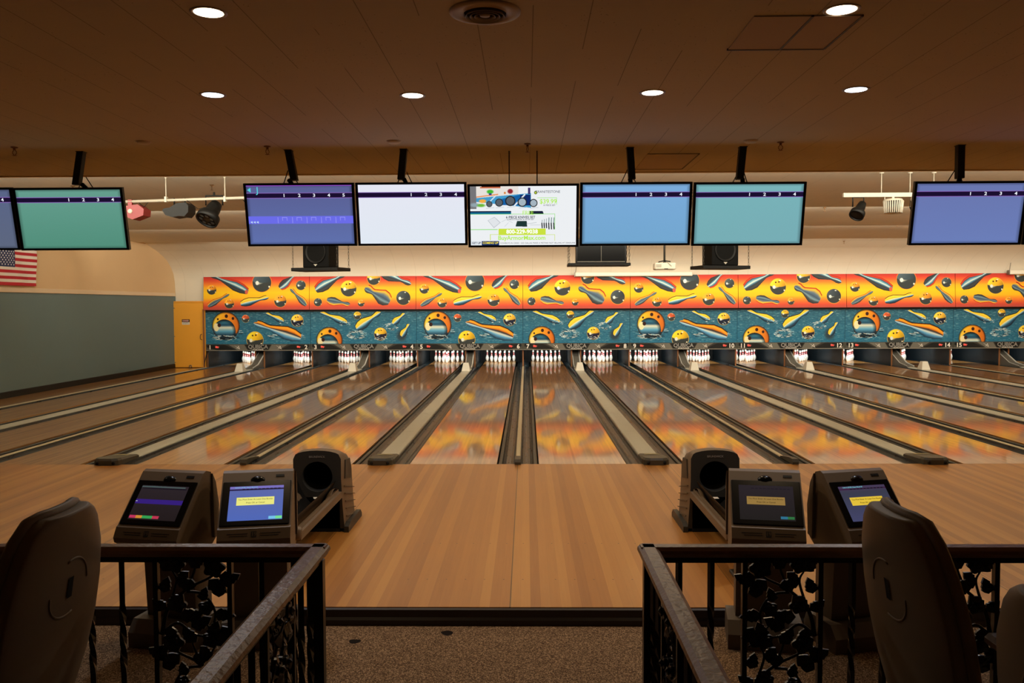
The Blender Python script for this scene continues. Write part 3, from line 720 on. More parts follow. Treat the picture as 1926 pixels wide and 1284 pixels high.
vent = thing('air_vent', 'round ceiling air diffuser of concentric grey rings', 'air vent', (-.102, -5.722, ZC))
MB().lathe([(.19, 0), (.188, -.008), (.17, -.014), (.115, -.016), (.112, -.004)], 40).build('outer_flange', mat('vent_paint', (150, 128, 100), .5), vent)
for r_ in (.092, .068, .044): MB().lathe([(r_+.014, -.028), (r_, -.006), (r_-.003, -.006), (r_+.011, -.030), (r_+.014, -.028)], 36).build('vent_ring', mat('vent_ring', (120, 104, 84), .5), vent)
MB().lathe([(0, -.026), (.026, -.024), (.03, -.014), (0, -.010)], 24).build('vent_core', mat('vent_paint', (150, 128, 100), .5), vent)
MB().lathe([(0, -.002), (.112, -.002)], 30).build('vent_throat', M_SHADOW, vent)

def sprinkler():
    s_ = thing('sprinkler_head', 'x', 'sprinkler', group='sprinkler heads')
    MB().lathe([(0, 0), (.034, 0), (.034, -.006), (.02, -.012), (0, -.012)], 18).build('escutcheon', M_BRASS, s_)
    mb = MB().tube([(0, 0, -.01), (0, 0, -.03)], .012, 10)
    mb.tube([(.006, 0, -.03), (.02, 0, -.045), (.02, 0, -.06), (.004, 0, -.078)], .0035, 6).tube([(-.006, 0, -.03), (-.02, 0, -.045), (-.02, 0, -.06), (-.004, 0, -.078)], .0035, 6)
    mb.lathe([(0, -.078), (.022, -.080), (.022, -.083), (0, -.085)], 14)
    mb.build('frame', M_BRASS, s_); return s_
sp0 = sprinkler()
def ceil_z(y): 
    return ZC if y < -.2 else float(np.interp(y, [p_[0] for p_ in pr], [p_[1] for p_ in pr]))
SPR = [(-4.841, -2.05, 'sprinkler head under the low ceiling near the left edge of the photo'), (-2.394, -2.0, 'sprinkler head under the low ceiling left of the purple screen pole'),
       (.127, -2.03, 'sprinkler head under the low ceiling above the advert screen'), (2.55, -2.02, 'sprinkler head under the low ceiling right of the teal screen pole')]
for px, y, l in ((-6.92, 2.9, 'sprinkler head on the stepped ceiling above the far-left screens'), (-4.75, 2.9, 'sprinkler head on the stepped ceiling beside the white pipe'), (-6.85, 7.0, 'sprinkler head on the stepped ceiling right of the left teal screen'),
                 (-4.85, 11.0, 'sprinkler head on the stepped ceiling below the big black stage lamp'), (-5.3, 14.5, 'sprinkler head on the curved cove above the orange mural end'),
                 (6.1, 7.0, 'sprinkler head on the stepped ceiling left of the white track rail'), (9.1, 10.6, 'sprinkler head on the stepped ceiling left of the blue right-hand screen'),
                 (9.3, 14.6, 'sprinkler head on the cove right of the teal centre screen'), (13.2, 14.5, 'sprinkler head on the cove under the blue right-hand screen')):
    SPR.append((px, y, l))
for i, (x, y, l) in enumerate(SPR):
    o = sp0 if i == 0 else copy_tree(sp0); o.location = (x, y, ceil_z(y)); o['label'] = l; o.rotation_euler.z = i
for x, y, l in ((-3.476, -2.28, 'round white smoke detector right of the left screen pole'), (-1.13, -2.214, 'round white smoke detector above the white screen pole'), (2.242, -2.11, 'round white smoke detector above the teal screen pole')):
    s_ = thing('smoke_detector', l, 'smoke detector', (x, y, ZC), group='smoke detectors')
    MB().lathe([(.062, 0), (.062, -.010), (.05, -.022), (0, -.024)], 24).build('housing', mat('detector_white', (190, 176, 152), .5), s_)
    MB().lathe([(.07, 0), (.07, -.004), (.058, -.005)], 24).build('base_ring', mat('detector_white', (190, 176, 152), .5), s_)
for x0, x1, y0, y1, l in ((1.34, 1.655, -5.62, -5.03, 'left leaf of the ceiling access hatch beside the right downlight'), (1.662, 1.92, -5.62, -5.03, 'right leaf of the ceiling access hatch beside the right downlight'), (1.36, 1.89, -1.44, -.48, 'sagging ceiling hatch behind the blue screen pole')):
    h_ = thing('ceiling_hatch', l, 'hatch', (0, 0, 0), group='ceiling hatches')
    MB().box(x0, x1, y0, y1, ZC-.008, ZC+.001).build('hatch_panel', mat('hatch_tile', (172, 156, 138), .85), h_)
    e_ = MB().box(x0-.006, x1, y1-.004, y1+.012, ZC-.011, ZC)
    e_.box(x1-.008, x1+.006, y0, y1, ZC-.011, ZC)
    e_.build('hatch_frame', mat('hatch_frame', (70, 56, 42), .6), h_)

# ------------------------------------------------------------------ screens over the approach
SCW, SCH = 1.055, .585
def score_art(c1, c2=None, white=False, player=False):
    a = Art(420, 232, .5); c2 = c2 or c1
    u = a.x/a.w; v = a.y/a.h
    for ch in range(3): a.c[..., ch] = c1[ch]*(1-v)+c2[ch]*v
    edge = np.clip(np.minimum(np.minimum(u, 1-u)*9, np.minimum(v, 1-v)*7)+.72, 0, 1)[..., None]
    if not white: a.c *= edge
    a.rect(0, 30, 420, 50, (150, 110, 200)); a.rect(0, 32, 420, 48, (26, 14, 48))
    if player:
        a.rect(0, 0, 420, 3, (150, 70, 200)); a.rect(0, 122, 420, 150, (110, 112, 240))
        for i in range(5):
            x = 118+i*58; a.rect(x, 124, x+1.5, 149, (160, 160, 255)); a.rect(x+18, 125, x+34, 127, (160, 160, 255)); a.rect(x+18, 125, x+19.5, 138, (160, 160, 255)); a.rect(x+36, 125, x+37.5, 138, (160, 160, 255))
        a.poly([(4, 18), (18, 8), (18, 28)], (90, 220, 230))
        for i in range(3): a.poly([(6+i*12, 145), (16+i*12, 140), (16+i*12, 149)], (200, 230, 255))
    return a
def ad_art():
    a = Art(1360, 765, .36); a.c[:] = (244, 247, 250)
    a.rect(0, 0, 80, 290, (120, 120, 124)); a.rect(80, 0, 620, 130, (238, 232, 226))
    a.rect(130, 8, 390, 26, (214, 120, 80)); a.rect(150, 0, 390, 10, (60, 20, 20))
    a.poly([(80, 150), (780, 90), (780, 280), (80, 200)], (70, 160, 210)); a.poly([(80, 130), (360, 96), (360, 112), (80, 146)], (240, 150, 90)); a.rect(640, 110, 775, 250, (16, 44, 110)); a.poly([(330, 180), (640, 110), (640, 250), (330, 240)], (20, 100, 170)); a.line(330, 120, 200, 250, 14, (220, 240, 250)); a.line(700, 110, 560, 260, 18, (240, 248, 252))
    a.ell(258, 70, 42, 26, (70, 190, 50), 12); a.rect(240, 90, 278, 112, (40, 50, 150)); a.ell(515, 66, 34, 30, (150, 40, 50), 12); a.rect(740, 20, 772, 105, (60, 50, 110)); a.ell(446, 86, 12, 14, (220, 120, 40), 6)
    a.ell(160, 190, 46, 24, (250, 180, 70), 10); a.ell(60, 240, 60, 26, (150, 170, 180), 20); a.ell(140, 245, 50, 20, (110, 190, 60), 14)
    for cx, cy, r_, c in ((245, 228, 40, (44, 52, 56)), (372, 210, 52, (40, 46, 50)), (515, 190, 66, (36, 40, 46)), (668, 206, 60, (30, 34, 40)), (812, 218, 52, (30, 34, 40))):
        a.ell(cx, cy, r_, r_, c); a.ell(cx, cy, r_*.78, r_*.78, (92, 100, 108) if cx < 600 else (170, 186, 198))
        a.line(cx-40, cy+r_+16, cx+60, cy+r_+6, 6, (190, 205, 214))
    a.ell(840, 84, 20, 22, (60, 80, 30)); a.ell(840, 84, 12, 14, (210, 230, 60))
    a.rect(0, 318, 524, 358, (24, 36, 70)); a.rect(0, 336, 524, 358, (20, 110, 150)); a.poly([(760, 322), (930, 322), (944, 360), (760, 358)], (26, 34, 60))
    a.rect(0, 358, 1090, 362, (130, 230, 90)); a.rect(1084, 362, 1090, 560, (130, 230, 90)); a.rect(0, 556, 350, 562, (130, 230, 90))
    a.poly([(220, 440), (310, 394), (388, 470), (300, 540)], (190, 196, 204)); a.poly([(228, 440), (308, 402), (378, 470), (300, 530)], (232, 236, 240))
    a.line(400, 460, 460, 430, 4, (190, 200, 205)); a.line(460, 430, 540, 470, 4, (190, 200, 205)); a.line(440, 520, 490, 470, 4, (190, 200, 205))
    a.poly([(600, 450), (725, 450), (730, 525), (580, 520)], (30, 56, 54)); a.line(728, 488, 850, 470, 6, (190, 200, 205)); a.rect(770, 500, 900, 506, (200, 206, 210))
    for i in range(6):
        x = 920+i*28 if i < 3 else 912+i*32; h_ = 60+12*i if i < 3 else 100
        a.line(x+4, 480-(h_*.7), x, 480, 6 if i < 3 else 10, (100, 130, 130)); a.line(x, 480, x+4, 540 if i < 3 else 555, 14, (20, 28, 32))
    a.rect(360, 550, 968, 632, (208, 232, 66)); a.rect(250, 622, 360, 626, (208, 232, 66)); a.rect(250, 622, 256, 700, (208, 232, 66)); a.rect(968, 626, 1090, 632, (208, 232, 66)); a.rect(1084, 630, 1090, 710, (208, 232, 66))
    a.rect(860, 150, 1110, 154, (150, 240, 90)); a.rect(1106, 150, 1110, 240, (150, 240, 90))
    a.rect(0, 710, 140, 765, (232, 238, 244)); a.rect(140, 710, 366, 765, (26, 50, 104)); a.rect(366, 716, 1360, 765, (250, 252, 254)); return a
M_SCR = vcol('lit_screen', .5, emit=1.0, spec=.15)
M_SCRW = vcol('lit_screen_bright', .5, emit=1.0, spec=.15)
TV = [(-5.58, 2.82, 'wall-wide grey-blue scoring screen cut off by the left edge', (92, 104, 140), (96, 106, 130), 0), (-4.465, 2.815, 'green-teal scoring screen hanging over the left approach, above the flag', (104, 162, 146), (84, 146, 126), -4.33),
      (-2.147, 2.845, 'purple-blue scoring screen showing a player row and the letter J', (92, 98, 150), (98, 116, 178), -2.25), (-1.030, 2.845, 'blank white scoring screen left of the advert screen', (236, 238, 250), (232, 240, 250), -1.10),
      (.083, 2.822, 'screen showing a cookware advert in the middle of the row', None, None, 0), (1.200, 2.832, 'light blue scoring screen right of the advert screen', (126, 176, 224), (118, 172, 214), 1.14),
      (2.318, 2.826, 'pale teal scoring screen, right end of the middle row', (124, 184, 190), (122, 178, 186), 2.25), (4.48, 2.82, 'periwinkle blue scoring screen hanging over the right approach', (108, 122, 180), (110, 130, 190), 4.375),
      (5.60, 2.82, 'blue scoring screen cut off by the right edge', (120, 150, 220), (120, 140, 210), 0)]
TB = math.radians(-12)
for i, (x, z, lab, c1, c2, px) in enumerate(TV):
    lab = lab.replace('wall-wide ', '')
    t_ = thing('scoring_screen', lab, 'television', (x, -1.74, z), group='flat screens hanging over the approach')
    R_ = Matrix.Rotation(-TB, 3, 'X')                     # top leans towards the bowlers
    bz = MB(); W2, H2 = .5525, .313
    for a_ in ((-W2, -SCW/2, -.012, .03, -H2, H2), (SCW/2, W2, -.012, .03, -H2, H2), (-SCW/2, SCW/2, -.012, .03, SCH/2, H2), (-SCW/2, SCW/2, -.012, .03, -H2, -SCH/2)): bz.box(*a_, M=R_)
    bz.box(-W2+.02, W2-.02, .0, .05, -H2+.02, H2-.02, M=R_); bz.box(-.18, .18, .05, .10, -.12, .14, M=R_)
    bz.build('bezel', M_DARKTV, t_)
    adv = c1 is None; white = adv or c1[0] > 200
    art = ad_art() if adv else score_art(c1, c2, white, i == 2)
    me = art.mesh('screen', SCW, SCH, M_SCR if not white else M_SCRW); me.transform(Matrix.Translation((0, -.004, -SCH/2))); me.transform(R_.to_4x4())
    sc = link('screen', me, t_)
    def T(s, fx, fy, size, m_, **k):
        p_ = R_ @ Vector(((fx-.5)*SCW, -.0065, (.5-fy)*SCH)); return text('screen_lettering', s, size, m_, sc, p_, M=R_, **k)
    if adv:
        GK = glow('navy', (40, 50, 80), .9); GG = glow('lime', (170, 226, 70), 1.2); GW = glow('white', (252, 255, 252), 1.3); GY = glow('yellow', (255, 230, 60), 1.2)
        T('GRANITESTONE', .73, .098, .034, GK); T('$39.99', .735, .262, .062, GG, bold=.0008); T('10 PIECE SET', .745, .325, .022, GK); T('FREE', .545, .452, .055, GG)
        T('6 PIECE KNIVES SET', .475, .525, .034, GK, bold=.0006); T('4 PIECE STEAMER & FRYER SET', .475, .562, .020, GK)
        T('800-229-9038', .488, .772, .056, GW, bold=.0012); T('BuyArmorMax.com', .485, .878, .060, GG, bold=.001)
        T('GET UP', .052, .962, .027, GK, bold=.0004); T('COMING UP', .186, .962, .028, GY, bold=.0004); T('COWBOYS IN CRISIS \u2022 DID DALLAS MAKE A MISTAKE NOT SELLING AT DEADLINE', .635, .966, .0205, GK)
    else:
        g_ = glow('score_white', (235, 240, 250), 1.1)
        xs = (.355, .5, .64, .78, .92) if i == 2 else (.5, .64, .78, .92)
        for q_, fx in enumerate(xs): T(str(q_+1), fx, .173, .044, g_, sx=1.25, bold=.0006)
        if i == 2: T('J', .105, .082, .085, glow('cyan', (90, 220, 230), 1))
    if px:
        zz = (R_ @ Vector((0, .06, .12)))
        pm = MB().box(-.034, .034, -.075, -.0, .335, ZC-z, bev=.004); ln_ = {1: -.055, 2: .055, 3: -.03, 5: .02, 6: -.03}.get(i, 0)
        pm.v = [(v_[0]+px-x+ln_*(ZC-z-v_[2])/(ZC-z-.335), v_[1], v_[2]) for v_ in pm.v]
        pm.build('ceiling_pole', M_BLACK, t_)
        MB().tube([(px-x, -.04, .34), (px-x+.02, .03, .30), (px-x, .08, .10)], .022).build('swivel_bracket', M_BLACK, t_)
        MB().box(px-x-.038, px-x+.038, -.08, .005, ZC-z-.006, ZC-z).build('ceiling_plate', M_BLACK, t_)
        MB().tube([(px-x+.02, -.0, .42), (px-x+.06, .04, .33), (px-x+.09, .05, .29)], .005, 6).tube([(px-x-.02, -.0, .44), (px-x-.07, .04, .33), (px-x-.10, .05, .29)], .005, 6).build('cable', M_BLACK, t_)
    else:
        MB().tube([(-.14, .07, .1), (-.14, .09, ZC-z)], .006, 6).tube([(.14, .07, .1), (.14, .09, ZC-z)], .006, 6).box(-.2, .2, .075, .10, .05, .12).build('hanging_wires', M_BLACK, t_)

# ------------------------------------------------------------------ speakers, dark television and projector hanging over the lanes
def chain_links(mb, p0, p1, r=.007):
    n = max(3, int((p1[2]-p0[2])/.05))
    for j in range(n):
        z = p0[2]+(p1[2]-p0[2])*(j+.5)/n; h_ = (p1[2]-p0[2])/n*.62
        pts = [(p0[0]+(math.cos(a_)*.011 if j % 2 == 0 else 0), p0[1]+(math.cos(a_)*.011 if j % 2 else 0), z+math.sin(a_)*h_) for a_ in [k_*PI/3 for k_ in range(7)]]
        mb.tube(pts, .0035, 4, caps=False)
    return mb
def shelf(x, y, z, wdt, dp, th, rz, label, top):
    t_ = thing('hanging_shelf', label, 'shelf', (x, y, z), rz, 'black hanging equipment shelves')
    MB().box(-wdt/2, wdt/2, -dp/2, dp/2, -th, 0, bev=.005).build('shelf_board', M_BLACK, t_)
    for sx in (-1, 1):
        for sy in (-1, 1):
            chain_links(MB(), (sx*(wdt/2-.02), sy*(dp/2-.03), 0), (sx*(wdt/2-.02), sy*(dp/2-.03), top-z)).build('chain', M_STEEL, t_)
    return t_
SY = 3.6
for x, rz, l1, l2 in ((-3.24, -.28, 'black hanging shelf under the purple screen', 'black loudspeaker box on the shelf under the purple screen'), (3.25, .28, 'black hanging shelf under the teal centre screen', 'black loudspeaker box on the shelf under the teal centre screen')):
    shelf(x, SY, 2.55, .84, .45, .055, rz, l1, ZL+.03)
    t_ = thing('loudspeaker', l2, 'loudspeaker', (x+(-.0 if x < 0 else 0), SY, 2.55), rz, 'black loudspeakers')
    MB().box(-.235, .235, -.17, .17, 0, .56, bev=.012).build('cabinet', mat('speaker_black', (8, 8, 8), .6, spec=.15), t_)
    MB().lathe([(.185, 0), (.19, .008), (.175, .012), (.15, -.005), (.05, -.03), (0, -.02)], 32, M=Matrix.Translation((0, -.172, .25)) @ Matrix.Rotation(PI/2, 4, 'X')).build('woofer', M_BLACK, t_)
    MB().box(-.12, .12, -.178, -.168, .45, .53, bev=.004).build('horn', M_CHAR, t_)
    MB().add([(-.035, -.176, .055), (.035, -.176, .055), (0, -.176, .02)], [[0, 1, 2]]).build('badge', M_WHITE, t_)
shelf(1.28, SY, 2.60, 1.0, .42, .045, 0, 'dark metal hanging shelf under the light blue screen', ZL+.03)
t_ = thing('dark_television', 'switched-off black television on the shelf under the light blue screen', 'television', (1.32, SY-.02, 2.60))
MB().box(-.41, .41, -.05, .12, .0, .40, bev=.008).box(-.2, .2, -.1, .15, 0, .012).build('casing', M_DARKTV, t_)
MB().box(-.385, .385, -.056, -.05, .035, .385).build('screen', M_BLACKG, t_)
MB().box(-.002, .004, -.062, -.057, .03, .36).box(-.385, .385, -.062, -.056, .022, .032).build('bezel_strip', M_STEEL, t_)
t_ = thing('projector', 'white projector hanging from a pole above the orange murals', 'projector', (3.06, 8.0, 2.74))
MB().box(-.225, .225, -.16, .16, -.07, .075, bev=.02).build('body', M_WHITE, t_)
MB().box(-.2, -.09, -.166, -.158, -.02, .045).build('vent_grille', mat('grille_grey', (170, 164, 148), .5), t_)
MB().box(-.03, .05, -.168, -.158, -.06, -.045).build('port_slot', M_CHAR, t_)
MB().tube([(0, 0, .10), (0, 0, ceil_z(8.0)-2.74)], .022).build('pole', M_CHAR, t_)
MB().tube([(-.13, 0, .095), (0, 0, .125), (.13, 0, .105)], .012).tube([(0, -.1, .09), (0, 0, .13), (0, .1, .09)], .012).build('mount', M_BLACK, t_)
MB().tube([(0, -.05, .11), (.06, -.17, .06), (.12, -.175, 0)], .004, 6).build('cable', M_CHAR, t_)

# ------------------------------------------------------------------ stage lights on the white pipe (left) and track (right)
LY, LZ = 2.2, 3.52
t_ = thing('light_pipe', 'white steel pipe carrying stage lights between the left screens', 'pipe', (0, 0, 0))
MB().tube([(-5.85, LY, LZ-.05), (-3.2, LY, LZ+.02)], .022).build('pipe', M_WMETAL, t_)
for x in (-5.17, -4.30): MB().tube([(x, LY, LZ-.06), (x, LY, ceil_z(LY))], .008, 6).lathe([(0, 0), (.016, 0), (.016, -.012), (0, -.014)], 12, M=Matrix.Translation((x, LY, ceil_z(LY)))).box(x-.015, x+.015, LY-.03, LY+.03, LZ-.06, LZ+.02).build('hanger_rod', M_WMETAL, t_)
MB().tube([(-5.6, LY, LZ-.04), (-5.5, LY, LZ-.13), (-5.42, LY, LZ-.04)], .005, 5).tube([(-4.85, LY-.03, LZ-.04), (-4.7, LY, LZ-.16), (-4.5, LY, LZ-.12)], .005, 5).tube([(-4.05, LY, LZ-.02), (-3.9, LY, LZ-.17), (-3.75, LY, LZ-.12), (-3.7, LY, LZ+.0), (-3.55, LY, LZ-.1)], .005, 5).build('power_cord', M_BLACK, t_)
t_ = thing('red_stage_light', 'red faceted stage light at the left end of the white pipe', 'stage light', (-5.60, LY, LZ))
MB().extr([(-.16, -.13), (-.16, -.26), (-.02, -.32), (.14, -.26), (.15, -.17), (.06, -.10)], -.12, .12, 'y').build('housing', M_RED, t_)
MB().box(-.13, -.07, -.02, .02, -.12, -.02).build('clamp', M_RED, t_); MB().lathe([(0, .02), (.03, .015), (.035, 0)], 14, M=Matrix.Translation((-.05, -.121, -.2)) @ Matrix.Rotation(PI/2, 4, 'X')).build('lens', M_WHITE, t_)
t_ = thing('black_stage_light', 'flat black scalloped stage light hanging from the white pipe', 'stage light', (-4.98, LY, LZ))
MB().extr([(-.19, -.19), (-.15, -.26), (-.05, -.29), (.05, -.275), (.13, -.28), (.185, -.22), (.19, -.13), (.15, -.08), (.02, -.09), (-.08, -.15), (-.17, -.165)], -.14, .14, 'y').build('housing', M_BLACK, t_)
MB().tube([(-.07, 0, -.1), (-.07, 0, .0)], .012).tube([(.09, 0, -.08), (.09, 0, .0)], .012).build('clamp', M_BLACK, t_)
def par(x, y, z, r_, ln, tilt, rz, label, nm, body):
    t_ = thing(nm, label, 'stage light', (x, y, z))
    M_ = Matrix.Translation((-ln*.25, -.1, -ln*1.15)) @ Matrix.Rotation(rz, 4, 'Z') @ Matrix.Rotation(tilt, 4, 'X')
    MB().lathe([(0, ln), (r_*.5, ln*.98), (r_*.62, ln*.7), (r_*.66, ln*.42), (r_*.98, ln*.3), (r_, ln*.2), (r_, 0), (r_*.9, 0), (r_*.88, .05)], 28, M=M_).build('can', body, t_)
    f_ = MB().lathe([(0, .02), (r_*.88, .02)], 24, M=M_)
    f_.build('lens', M_BLACKG, t_)
    if nm == 'moving_head_light':
        for k_ in range(7):
            a_ = k_*2*PI/7; f2 = MB().lathe([(0, 0), (r_*.17, 0)], 12, M=M_ @ Matrix.Translation((math.cos(a_)*r_*.55, math.sin(a_)*r_*.55, .012))); f2.build('lens_cell', M_CHAR, t_)
    MB().tube([(-r_*.75, 0, -.16), (-r_*.75, 0, -.02), (r_*.75, 0, -.02), (r_*.75, 0, -.16)], .011).tube([(0, 0, -.02), (0, 0, .03)], .016).build('yoke', M_BLACK, t_)
par(-4.46, LY, LZ+.05, .165, .34, math.radians(-38), math.radians(-25), 'large round black stage lamp pointing down from the white pipe', 'moving_head_light', M_BLACK)
t_ = thing('junction_box', 'small white sensor box above the pipe, left of the purple screen', 'box', (-4.16, 2.9, ceil_z(2.9)))
MB().box(-.07, .07, -.05, .05, -.12, 0, bev=.01).build('box_body', M_WHITE, t_); MB().tube([(-.04, -.02, -.12), (-.045, -.03, -.2)], .012).tube([(.04, -.02, -.12), (.05, -.03, -.22)], .014).build('sensor_stem', M_CHAR, t_)
t_ = thing('track_rail', 'white track rail hanging left of the periwinkle screen', 'track rail', (0, 0, 0))
MB().box(4.7, 6.9, LY-.025, LY+.025, 3.47, 3.53, M=None).build('rail', M_WMETAL, t_)
for x in (5.25, 5.66, 6.0): MB().tube([(x, LY, 3.5), (x, LY, ceil_z(LY))], .007, 6).lathe([(0, 0), (.035, 0), (.03, -.015), (0, -.016)], 12, M=Matrix.Translation((x, LY, ceil_z(LY)))).build('hanger_rod', M_WMETAL, t_)
par(4.92, LY, 3.49, .105, .26, math.radians(-42), math.radians(-50), 'small round grey-black spotlight on the white track rail', 'spotlight', M_BLACK)
t_ = thing('fluted_light', 'white fluted half-round stage light on the track rail', 'stage light', (5.42, LY, 3.47))
MB().lathe([(.0, -.03), (.12, -.03), (.14, -.06)], 24).build('top_cap', M_WHITE, t_)
fl = MB()
for k_ in range(15):
    a_ = PI+k_*PI/14; fl.tube([(.138*math.cos(a_), .138*math.sin(a_), -.06), (.12*math.cos(a_), .12*math.sin(a_), -.23)], .009, 5)
fl.lathe([(.125, -.235), (.10, -.24), (.0, -.235)], 20); fl.build('fluted_shade', M_WHITE, t_)
MB().lathe([(.0, -.06), (.11, -.06), (.10, -.22), (0, -.22)], 16).build('inner_drum', M_CHAR, t_); MB().tube([(-.12, 0, .0), (-.12, 0, -.2)], .006, 5).tube([(0, 0, 0), (0, 0, -.03)], .02, 8).build('bracket', M_WHITE, t_)
t_ = thing('beacon_light', 'small orange and black beacon light on the track rail', 'stage light', (5.76, LY, 3.47))
MB().box(-.07, .07, -.04, .04, -.06, -.0, bev=.006).build('driver_box', M_WHITE, t_); MB().lathe([(0, -.06), (.05, -.07), (.055, -.12), (.02, -.17), (0, -.17)], 16).build('orange_dome', M_ORANGE, t_)
MB().lathe([(.02, -.12), (.07, -.15), (.05, -.2), (0, -.21)], 16, M=Matrix.Translation((-.03, 0, 0))).tube([(-.09, 0, -.05), (-.1, 0, -.15), (-.04, 0, -.22), (.06, 0, -.2), (.1, 0, -.1)], .006, 6).build('cowl', M_BLACK, t_)

# ------------------------------------------------------------------ flag on the left wall
fa = Art(190, 130, 1.0); 
for i in range(13): fa.rect(0, i*10, 190, i*10+10, (178, 32, 46) if i % 2 == 0 else (236, 226, 214))
fa.rect(0, 0, 76, 70, (40, 48, 86))
for r_ in range(9):
    for c_ in range(6 if r_ % 2 == 0 else 5): fa.ell(6.5+12.6*c_+(6.3 if r_ % 2 else 0), 7+7*r_, 2.4, 2.4, (236, 232, 226), 1.5)
fme = fa.mesh('american_flag', 1.36, .86, vcol('flag_cloth', .8), lambda u, v: .018*np.sin(u*9+v*3)+.012*np.sin(v*6))
fme.transform(Matrix.Rotation(PI/2, 4, 'Z'))
fo = link('american_flag', fme, None, (XL+.075, 8.08, 2.40)); tag(fo, 'red, white and blue striped flag pinned to the beige left wall', 'flag')

# ------------------------------------------------------------------ ball returns on the approach
def ball_return(x, label):
    t_ = thing('ball_return', label, 'ball return', (x, -3.10, 0), group='ball returns')
    w2, H0 = .205, .655
    def outline(sx=1.0, H=H0, z0=.03):
        pts = [(-w2*1.12*sx, z0), (-w2*1.04*sx, .25), (-w2*sx, .45), (-w2*sx, H-.03), (-w2*.93*sx, H)]
        pts += [(w2*.93*sx*math.sin(a_), H+.045*math.cos(a_)-.0) for a_ in np.linspace(-PI/2+.25, PI/2-.25, 9)]
        return pts+[(-p_[0], p_[1]) for p_ in pts[:5][::-1]]
    o1 = outline(); n = len(o1)
    # front panel: ring between outline and round ball opening
    cx_, cz_, r_ = 0.0, .475, .130; N = 48
    def hit(a_):
        dx, dz = math.cos(a_), math.sin(a_); best = 9
        for i in range(n):
            (x1, z1), (x2, z2) = o1[i], o1[(i+1) % n]; ex, ez = x2-x1, z2-z1; den = dx*ez-dz*ex
            if abs(den) < 1e-9: continue
            tt = ((x1-cx_)*ez-(z1-cz_)*ex)/den; ss = ((x1-cx_)*dz-(z1-cz_)*dx)/den
            if tt > 0 and -1e-6 <= ss <= 1+1e-6: best = min(best, tt)
        return (cx_+dx*best, cz_+dz*best)
    angs = sorted([2*PI*i/N for i in range(N)]+[math.atan2(z_-cz_, x_-cx_) % (2*PI) for x_, z_ in o1]); M_ = len(angs)
    outp = [hit(a_) for a_ in angs]
    vs = [(p_[0], 0, p_[1]) for p_ in outp]+[(cx_+r_*math.cos(a_), -.0, cz_+r_*math.sin(a_)) for a_ in angs]+[(cx_+r_*.97*math.cos(a_), .02, cz_+r_*.97*math.sin(a_)) for a_ in angs]
    fs = [[i, (i+1) % M_, (i+1) % M_+M_, i+M_] for i in range(M_)]+[[i+M_, (i+1) % M_+M_, (i+1) % M_+2*M_, i+2*M_] for i in range(M_)]
    fp = MB().add(vs, fs).build('front_panel', M_CHAR, t_)
    text('maker_lettering', 'BRUNSWICK', .024, M_TXTG, fp, (0, -.002, .645))
    MB().lathe([(r_*.97, 0), (r_*.97, -.3), (0, -.32)], 32, M=Matrix.Translation((0, .02, cz_)) @ Matrix.Rotation(PI/2, 4, 'X')).build('ball_opening', M_SHADOW, t_)
    # shell sweeping back
    sh = MB(); secs = [(0.0, 1.0, H0), (.12, 1.03, H0-.0), (.30, 1.03, H0-.05), (.44, 1.0, H0-.16), (.52, .9, H0-.34)]
    for (ya, sa_, ha), (yb, sb_, hb_) in zip(secs, secs[1:]):
        A, B = outline(sa_, ha), outline(sb_, hb_)
        vs = [(p_[0], ya, p_[1]) for p_ in A]+[(p_[0], yb, p_[1]) for p_ in B]
        sh.add(vs, [[i, i+1, i+1+n, i+n] for i in range(n-1)], 0, True)
    B = outline(secs[-1][1], secs[-1][2]); sh.add([(p_[0], secs[-1][0], p_[1]) for p_ in B], [list(range(n))])
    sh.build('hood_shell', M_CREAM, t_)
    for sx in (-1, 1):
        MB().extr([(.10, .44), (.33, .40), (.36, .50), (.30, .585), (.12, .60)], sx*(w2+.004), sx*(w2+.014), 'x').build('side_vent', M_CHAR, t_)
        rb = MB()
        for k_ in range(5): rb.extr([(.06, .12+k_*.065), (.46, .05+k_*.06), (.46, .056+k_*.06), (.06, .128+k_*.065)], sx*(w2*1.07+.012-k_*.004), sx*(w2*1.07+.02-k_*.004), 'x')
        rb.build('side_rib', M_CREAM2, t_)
        MB().extr([(-.02, 0), (-.02, .05), (.06, .075), (.50, .075), (.56, .03), (.56, 0)], sx*(w2*1.12), sx*(w2*1.12+.04), 'x').build('kick_skirt', M_CHAR, t_)
        # rack rail with stepped lip and end bumper
        MB().extr([(sx*.165, .335), (sx*.165, .372), (sx*.185, .372), (sx*.19, .352), (sx*.212, .352), (sx*.216, .30), (sx*.19, .29)], -1.34, -.02, 'y').build('rack_rail', M_CREAM, t_)
        MB().lathe([(0, -.04), (.03, -.04), (.036, -.02), (.036, .03), (.026, .045), (0, .045)], 14, M=Matrix.Translation((sx*.185, -1.33, .345))).build('rail_bumper', M_CREAM, t_)
        bm_ = MB().grid(lambda u, v: (sx*(.185-.085*v), -.30+.26*u, .372+.035*math.sin(PI*u)-.085*v*v), 10, 5).build('rack_shoulder', M_CREAM, t_)
    MB().grid(lambda u, v: ((u-.5)*.33, -1.32+1.3*v, .235+.36*(u-.5)**2*2.4), 16, 4).build('rack_tray', M_BLACK, t_)
    MB().box(-.19, .19, .0, .02, .0, .30).build('rack_skirt', M_SHADOW, t_)
    MB().box(-.035, .035, -1.24, -1.17, .03, .25, bev=.005).build('rack_leg', M_BLACK, t_)
    MB().box(-.14, .14, -1.30, -1.10, 0, .03, bev=.008).build('rack_foot', M_CHAR, t_)
    MB().add([(-.035, -.006, .302), (.02, -.006, .302), (.03, -.03, .292), (-.025, -.03, .292)], [[0, 1, 2, 3]]).build('sticker', M_WHITE, fp)
    return t_
